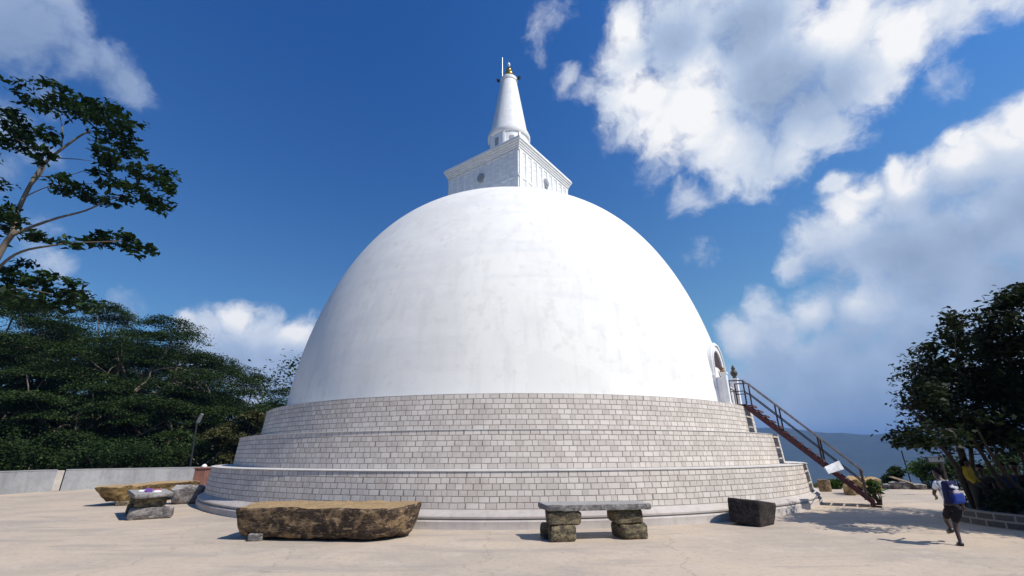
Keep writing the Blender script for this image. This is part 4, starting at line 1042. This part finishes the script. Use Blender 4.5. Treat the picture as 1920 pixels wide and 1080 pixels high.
    skin_obj('shirt', shirt, t, vs, ei, rr, 0)
    vs = [J['pelvis'], J['hipL'], J['knL'] if not long_legs else J['knL'], J['hipR'], J['knR'], J['pelvis'].lerp(J['waist'], .3)]
    if not long_legs: vs[2] = J['hipL'].lerp(J['knL'], .86); vs[4] = J['hipR'].lerp(J['knR'], .86)
    ei = [(0, 1), (1, 2), (0, 3), (3, 4), (0, 5)]; rr = [.110, .088, .066, .088, .066, .104]
    if long_legs: vs += [J['anL'], J['anR']]; ei += [(2, 6), (4, 7)]; rr += [.052, .052]
    skin_obj('trousers' if long_legs else 'shorts', shorts, t, vs, ei, rr, 0)
    hc = h1 + upv * .026 - face * .026; fw = sdv.cross(upv).normalized(); mb = MB(); vs = []; nn, mm = 16, 10
    for i in range(mm + 1):
        th = math.pi * i / mm
        for k in range(nn):
            ph = 2 * math.pi * k / nn; w = 1 + .05 * math.sin(5 * ph + i)
            vs.append(hc + (sdv * math.cos(ph) * .086 + fw * math.sin(ph) * .094) * math.sin(th) * w + upv * .088 * math.cos(th))
    mb.add(vs, [(i * nn + k, i * nn + (k + 1) % nn, (i + 1) * nn + (k + 1) % nn, (i + 1) * nn + k) for i in range(mm) for k in range(nn)])
    if hair_long: mb.tube([hc - face * .05, J['neck'] - face * .06 + upv * .03, J['neck'] - face * .07 - upv * .07], [.07, .055, .02], 10)
    mb.build('hair', HAIR, t, smooth=True)
    for s in 'LR':
        a, b2 = J['an' + s], J['to' + s]
        mb = MB(); d = (b2 - a); mb.tube([a - d * .25 + Vector((0, 0, -.025)), a + Vector((0, 0, -.02)), a.lerp(b2, .6), b2 + d * .1], [.036, .05, .044, .026], 10)
        mb.build('shoe', shoes or M['black'], t, smooth=True)
    return t
V3 = Vector
# the runner, seen from behind, leaning to the left in mid-stride (feet near (8.7, 9.9))
def K(px, py, Y=9.9): return at(px, py, Y)
J = {'pelvis': K(1786, 948), 'waist': K(1780, 933), 'chest': K(1770, 912), 'neck': K(1762, 899, 9.95), 'head0': K(1758, 893, 9.97), 'head1': K(1757, 886, 10.0), 'head2': K(1756, 880, 10.0),
     'shL': K(1755, 907, 9.92), 'elL': K(1751, 926, 10.05), 'wrL': K(1756, 932, 10.3), 'shR': K(1786, 907, 9.9), 'elR': K(1800, 928, 9.75), 'wrR': K(1806, 948, 9.85),
     'hipL': K(1779, 954, 9.95), 'knL': K(1777, 978, 10.25), 'anL': K(1783, 996, 9.98), 'toL': K(1786, 1003, 10.06), 'hipR': K(1792, 954, 9.88), 'knR': K(1791, 986, 9.98), 'anR': K(1801, 1018, 9.88), 'toR': K(1797, 1022, 10.04)}
# left leg swings forward, away from the camera
J['knL'] = K(1773, 974, 10.2); J['anL'] = K(1783, 992, 10.22); J['toL'] = K(1778, 998, 10.36)
person('person in white shirt and dark shorts running away with a blue backpack', (8.75, 9.95, 0), J, cloth('white_shirt', (.62, .66, .72)), cloth('dark_shorts', (.009, .008, .012)))
bpk = thing('backpack', K(1783, 925, 9.72), 'blue and navy backpack with white printed band on the back of the runner', 'backpack')
def bp_box(name, pts, depth, mat_, bev=.035):
    q = [K(*p, 9.80) for p in pts]; n = (q[1] - q[0]).cross(q[3] - q[0]).normalized(); 
    if n.y > 0: n = -n
    mb = MB(); mb.add([p for p in q] + [p + n * depth for p in q], [(0, 1, 2, 3), (7, 6, 5, 4), (0, 4, 5, 1), (1, 5, 6, 2), (2, 6, 7, 3), (3, 7, 4, 0)])
    bm = bmesh.new(); 
    return mb.build(name, mat_, bpk, smooth=True, bevel=bev, seg=4)
bp_box('main_body', [(1760, 901), (1780, 901), (1797, 942), (1769, 946)], .16, cloth('navy_nylon', (.012, .013, .055)), .05)
bp_box('front_pocket', [(1770, 924), (1791, 922), (1796, 942), (1775, 944)], .20, cloth('blue_nylon', (.018, .045, .24)), .04)
bp_box('printed_band', [(1766, 909), (1779, 911), (1781, 916), (1767, 913)], .185, cloth('white_print', (.62, .62, .66)), .008)
bp_box('printed_patch', [(1772, 918), (1782, 918), (1784, 924), (1772, 924)], .19, cloth('pink_print', (.5, .42, .45)), .008)
mb = MB().tube([K(1776, 901, 9.9), K(1781, 905, 9.66), K(1790, 915, 9.62), K(1801, 927, 9.64)], .017, 6); mb.build('strap', cloth('pale_strap', (.55, .57, .62)), bpk)
# people in the shade of the tree
def sitter(label, px, Y, col, legcol, seat=.34, lean=0, fz=(-1, -.3, 0), hair_long=False, long_legs=True, sc=1.0):
    c = at(px, 900, Y); o = V3((c.x, Y, 0)); f = V3(fz).normalized(); s = V3((-f.y, f.x, 0))
    J = {'pelvis': o + V3((0, 0, seat + .1))}
    J['waist'] = J['pelvis'] + V3((0, 0, .17)) + f * .02; J['chest'] = J['pelvis'] + V3((0, 0, .38)) + f * (.05 + lean)
    J['neck'] = J['chest'] + V3((0, 0, .17)) + f * .02; J['head0'] = J['neck'] + V3((0, 0, .07)) + f * .02; J['head1'] = J['head0'] + V3((0, 0, .09)); J['head2'] = J['head1'] + V3((0, 0, .07))
    for q, n in ((1, 'L'), (-1, 'R')):
        J['sh' + n] = J['chest'] + s * .17 * q + V3((0, 0, .09)); J['el' + n] = J['sh' + n] + V3((0, 0, -.27)) + f * .08 + s * .03 * q; J['wr' + n] = J['el' + n] + f * .22 + V3((0, 0, -.03)) - s * .05 * q
        J['hip' + n] = J['pelvis'] + s * .09 * q - V3((0, 0, .02)); J['kn' + n] = J['hip' + n] + f * .42 + V3((0, 0, .04)); J['an' + n] = J['kn' + n] + V3((0, 0, -(seat + .04))) + f * .03; J['to' + n] = J['an' + n] + f * .15 + V3((0, 0, -.03))
    return person(label, tuple(o), J, cloth('shirt_cloth', col), cloth('trouser_cloth', legcol), long_legs=long_legs, face=f, hair_long=hair_long)
def stander(label, px, Y, col, legcol, fz=(-.5, -1, 0), hgt=1.5, hair_long=True):
    c = at(px, 900, Y); o = V3((c.x, Y, .28)); f = V3(fz).normalized(); s = V3((-f.y, f.x, 0)); k = hgt / 1.6
    J = {'pelvis': o + V3((0, 0, .85 * k)), 'waist': o + V3((0, 0, 1.0 * k)), 'chest': o + V3((0, 0, 1.2 * k)), 'neck': o + V3((0, 0, 1.36 * k)), 'head0': o + V3((0, 0, 1.42 * k)) + f * .02, 'head1': o + V3((0, 0, 1.5 * k)) + f * .02, 'head2': o + V3((0, 0, 1.56 * k)) + f * .01}
    for q, n in ((1, 'L'), (-1, 'R')):
        J['sh' + n] = o + s * .17 * q + V3((0, 0, 1.29 * k)); J['el' + n] = o + s * .23 * q + V3((0, 0, 1.04 * k)); J['wr' + n] = o + s * .2 * q + f * .12 + V3((0, 0, .84 * k))
        J['hip' + n] = o + s * .09 * q + V3((0, 0, .82 * k)); J['kn' + n] = o + s * .09 * q + f * .03 + V3((0, 0, .45 * k)); J['an' + n] = o + s * .09 * q + V3((0, 0, .06)); J['to' + n] = J['an' + n] + f * .15 - V3((0, 0, .03))
    return person(label, tuple(o), J, cloth('shirt_cloth', col), cloth('trouser_cloth', legcol), long_sleeve=True, long_legs=True, face=f, hair_long=hair_long)
stander('person in yellow clothes standing in the tree shade right of the runner', 1820, 12.9, (.42, .29, .03), (.05, .04, .03), fz=(.6, -1, 0), hgt=1.25)
sitter('person in blue shirt sitting inside the ring wall in deep shade', 1884, 13.1, (.02, .03, .085), (.02, .02, .025), seat=.50, fz=(-.4, -1, 0))
sitter('person in black sitting in deep shade at the right photo edge', 1912, 13.3, (.02, .02, .022), (.02, .02, .02), seat=.52, fz=(-1, -.5, 0))
sitter('person in dark clothes sitting in deep shade just right of the yellow clothed person', 1846, 13.4, (.02, .02, .022), (.02, .02, .02), seat=.46, fz=(-1, -.6, 0))

# ------------------------------------------------------------------ haze
HZ = 300.0
def build_haze():
    x0, x1, y0, y1, z0, z1 = -16000, 16000, -16000, 16000, -500, HZ
    m = bpy.data.materials.new('haze_air'); m.use_nodes = True; t = m.node_tree; t.nodes.clear()
    v = t.nodes.new('ShaderNodeVolumePrincipled'); v.inputs['Color'].default_value = (.21, .40, .80, 1); v.inputs['Density'].default_value = .00021; v.inputs['Anisotropy'].default_value = 0.0
    o = t.nodes.new('ShaderNodeOutputMaterial'); t.links.new(v.outputs[0], o.inputs['Volume'])
    hz = MB().box(((x0 + x1) / 2, (y0 + y1) / 2, (z0 + z1) / 2), (x1 - x0, y1 - y0, z1 - z0)).build('haze', m)
    tag(hz, 'thin blue air haze over the whole view', 'haze', kind='stuff')
build_haze()
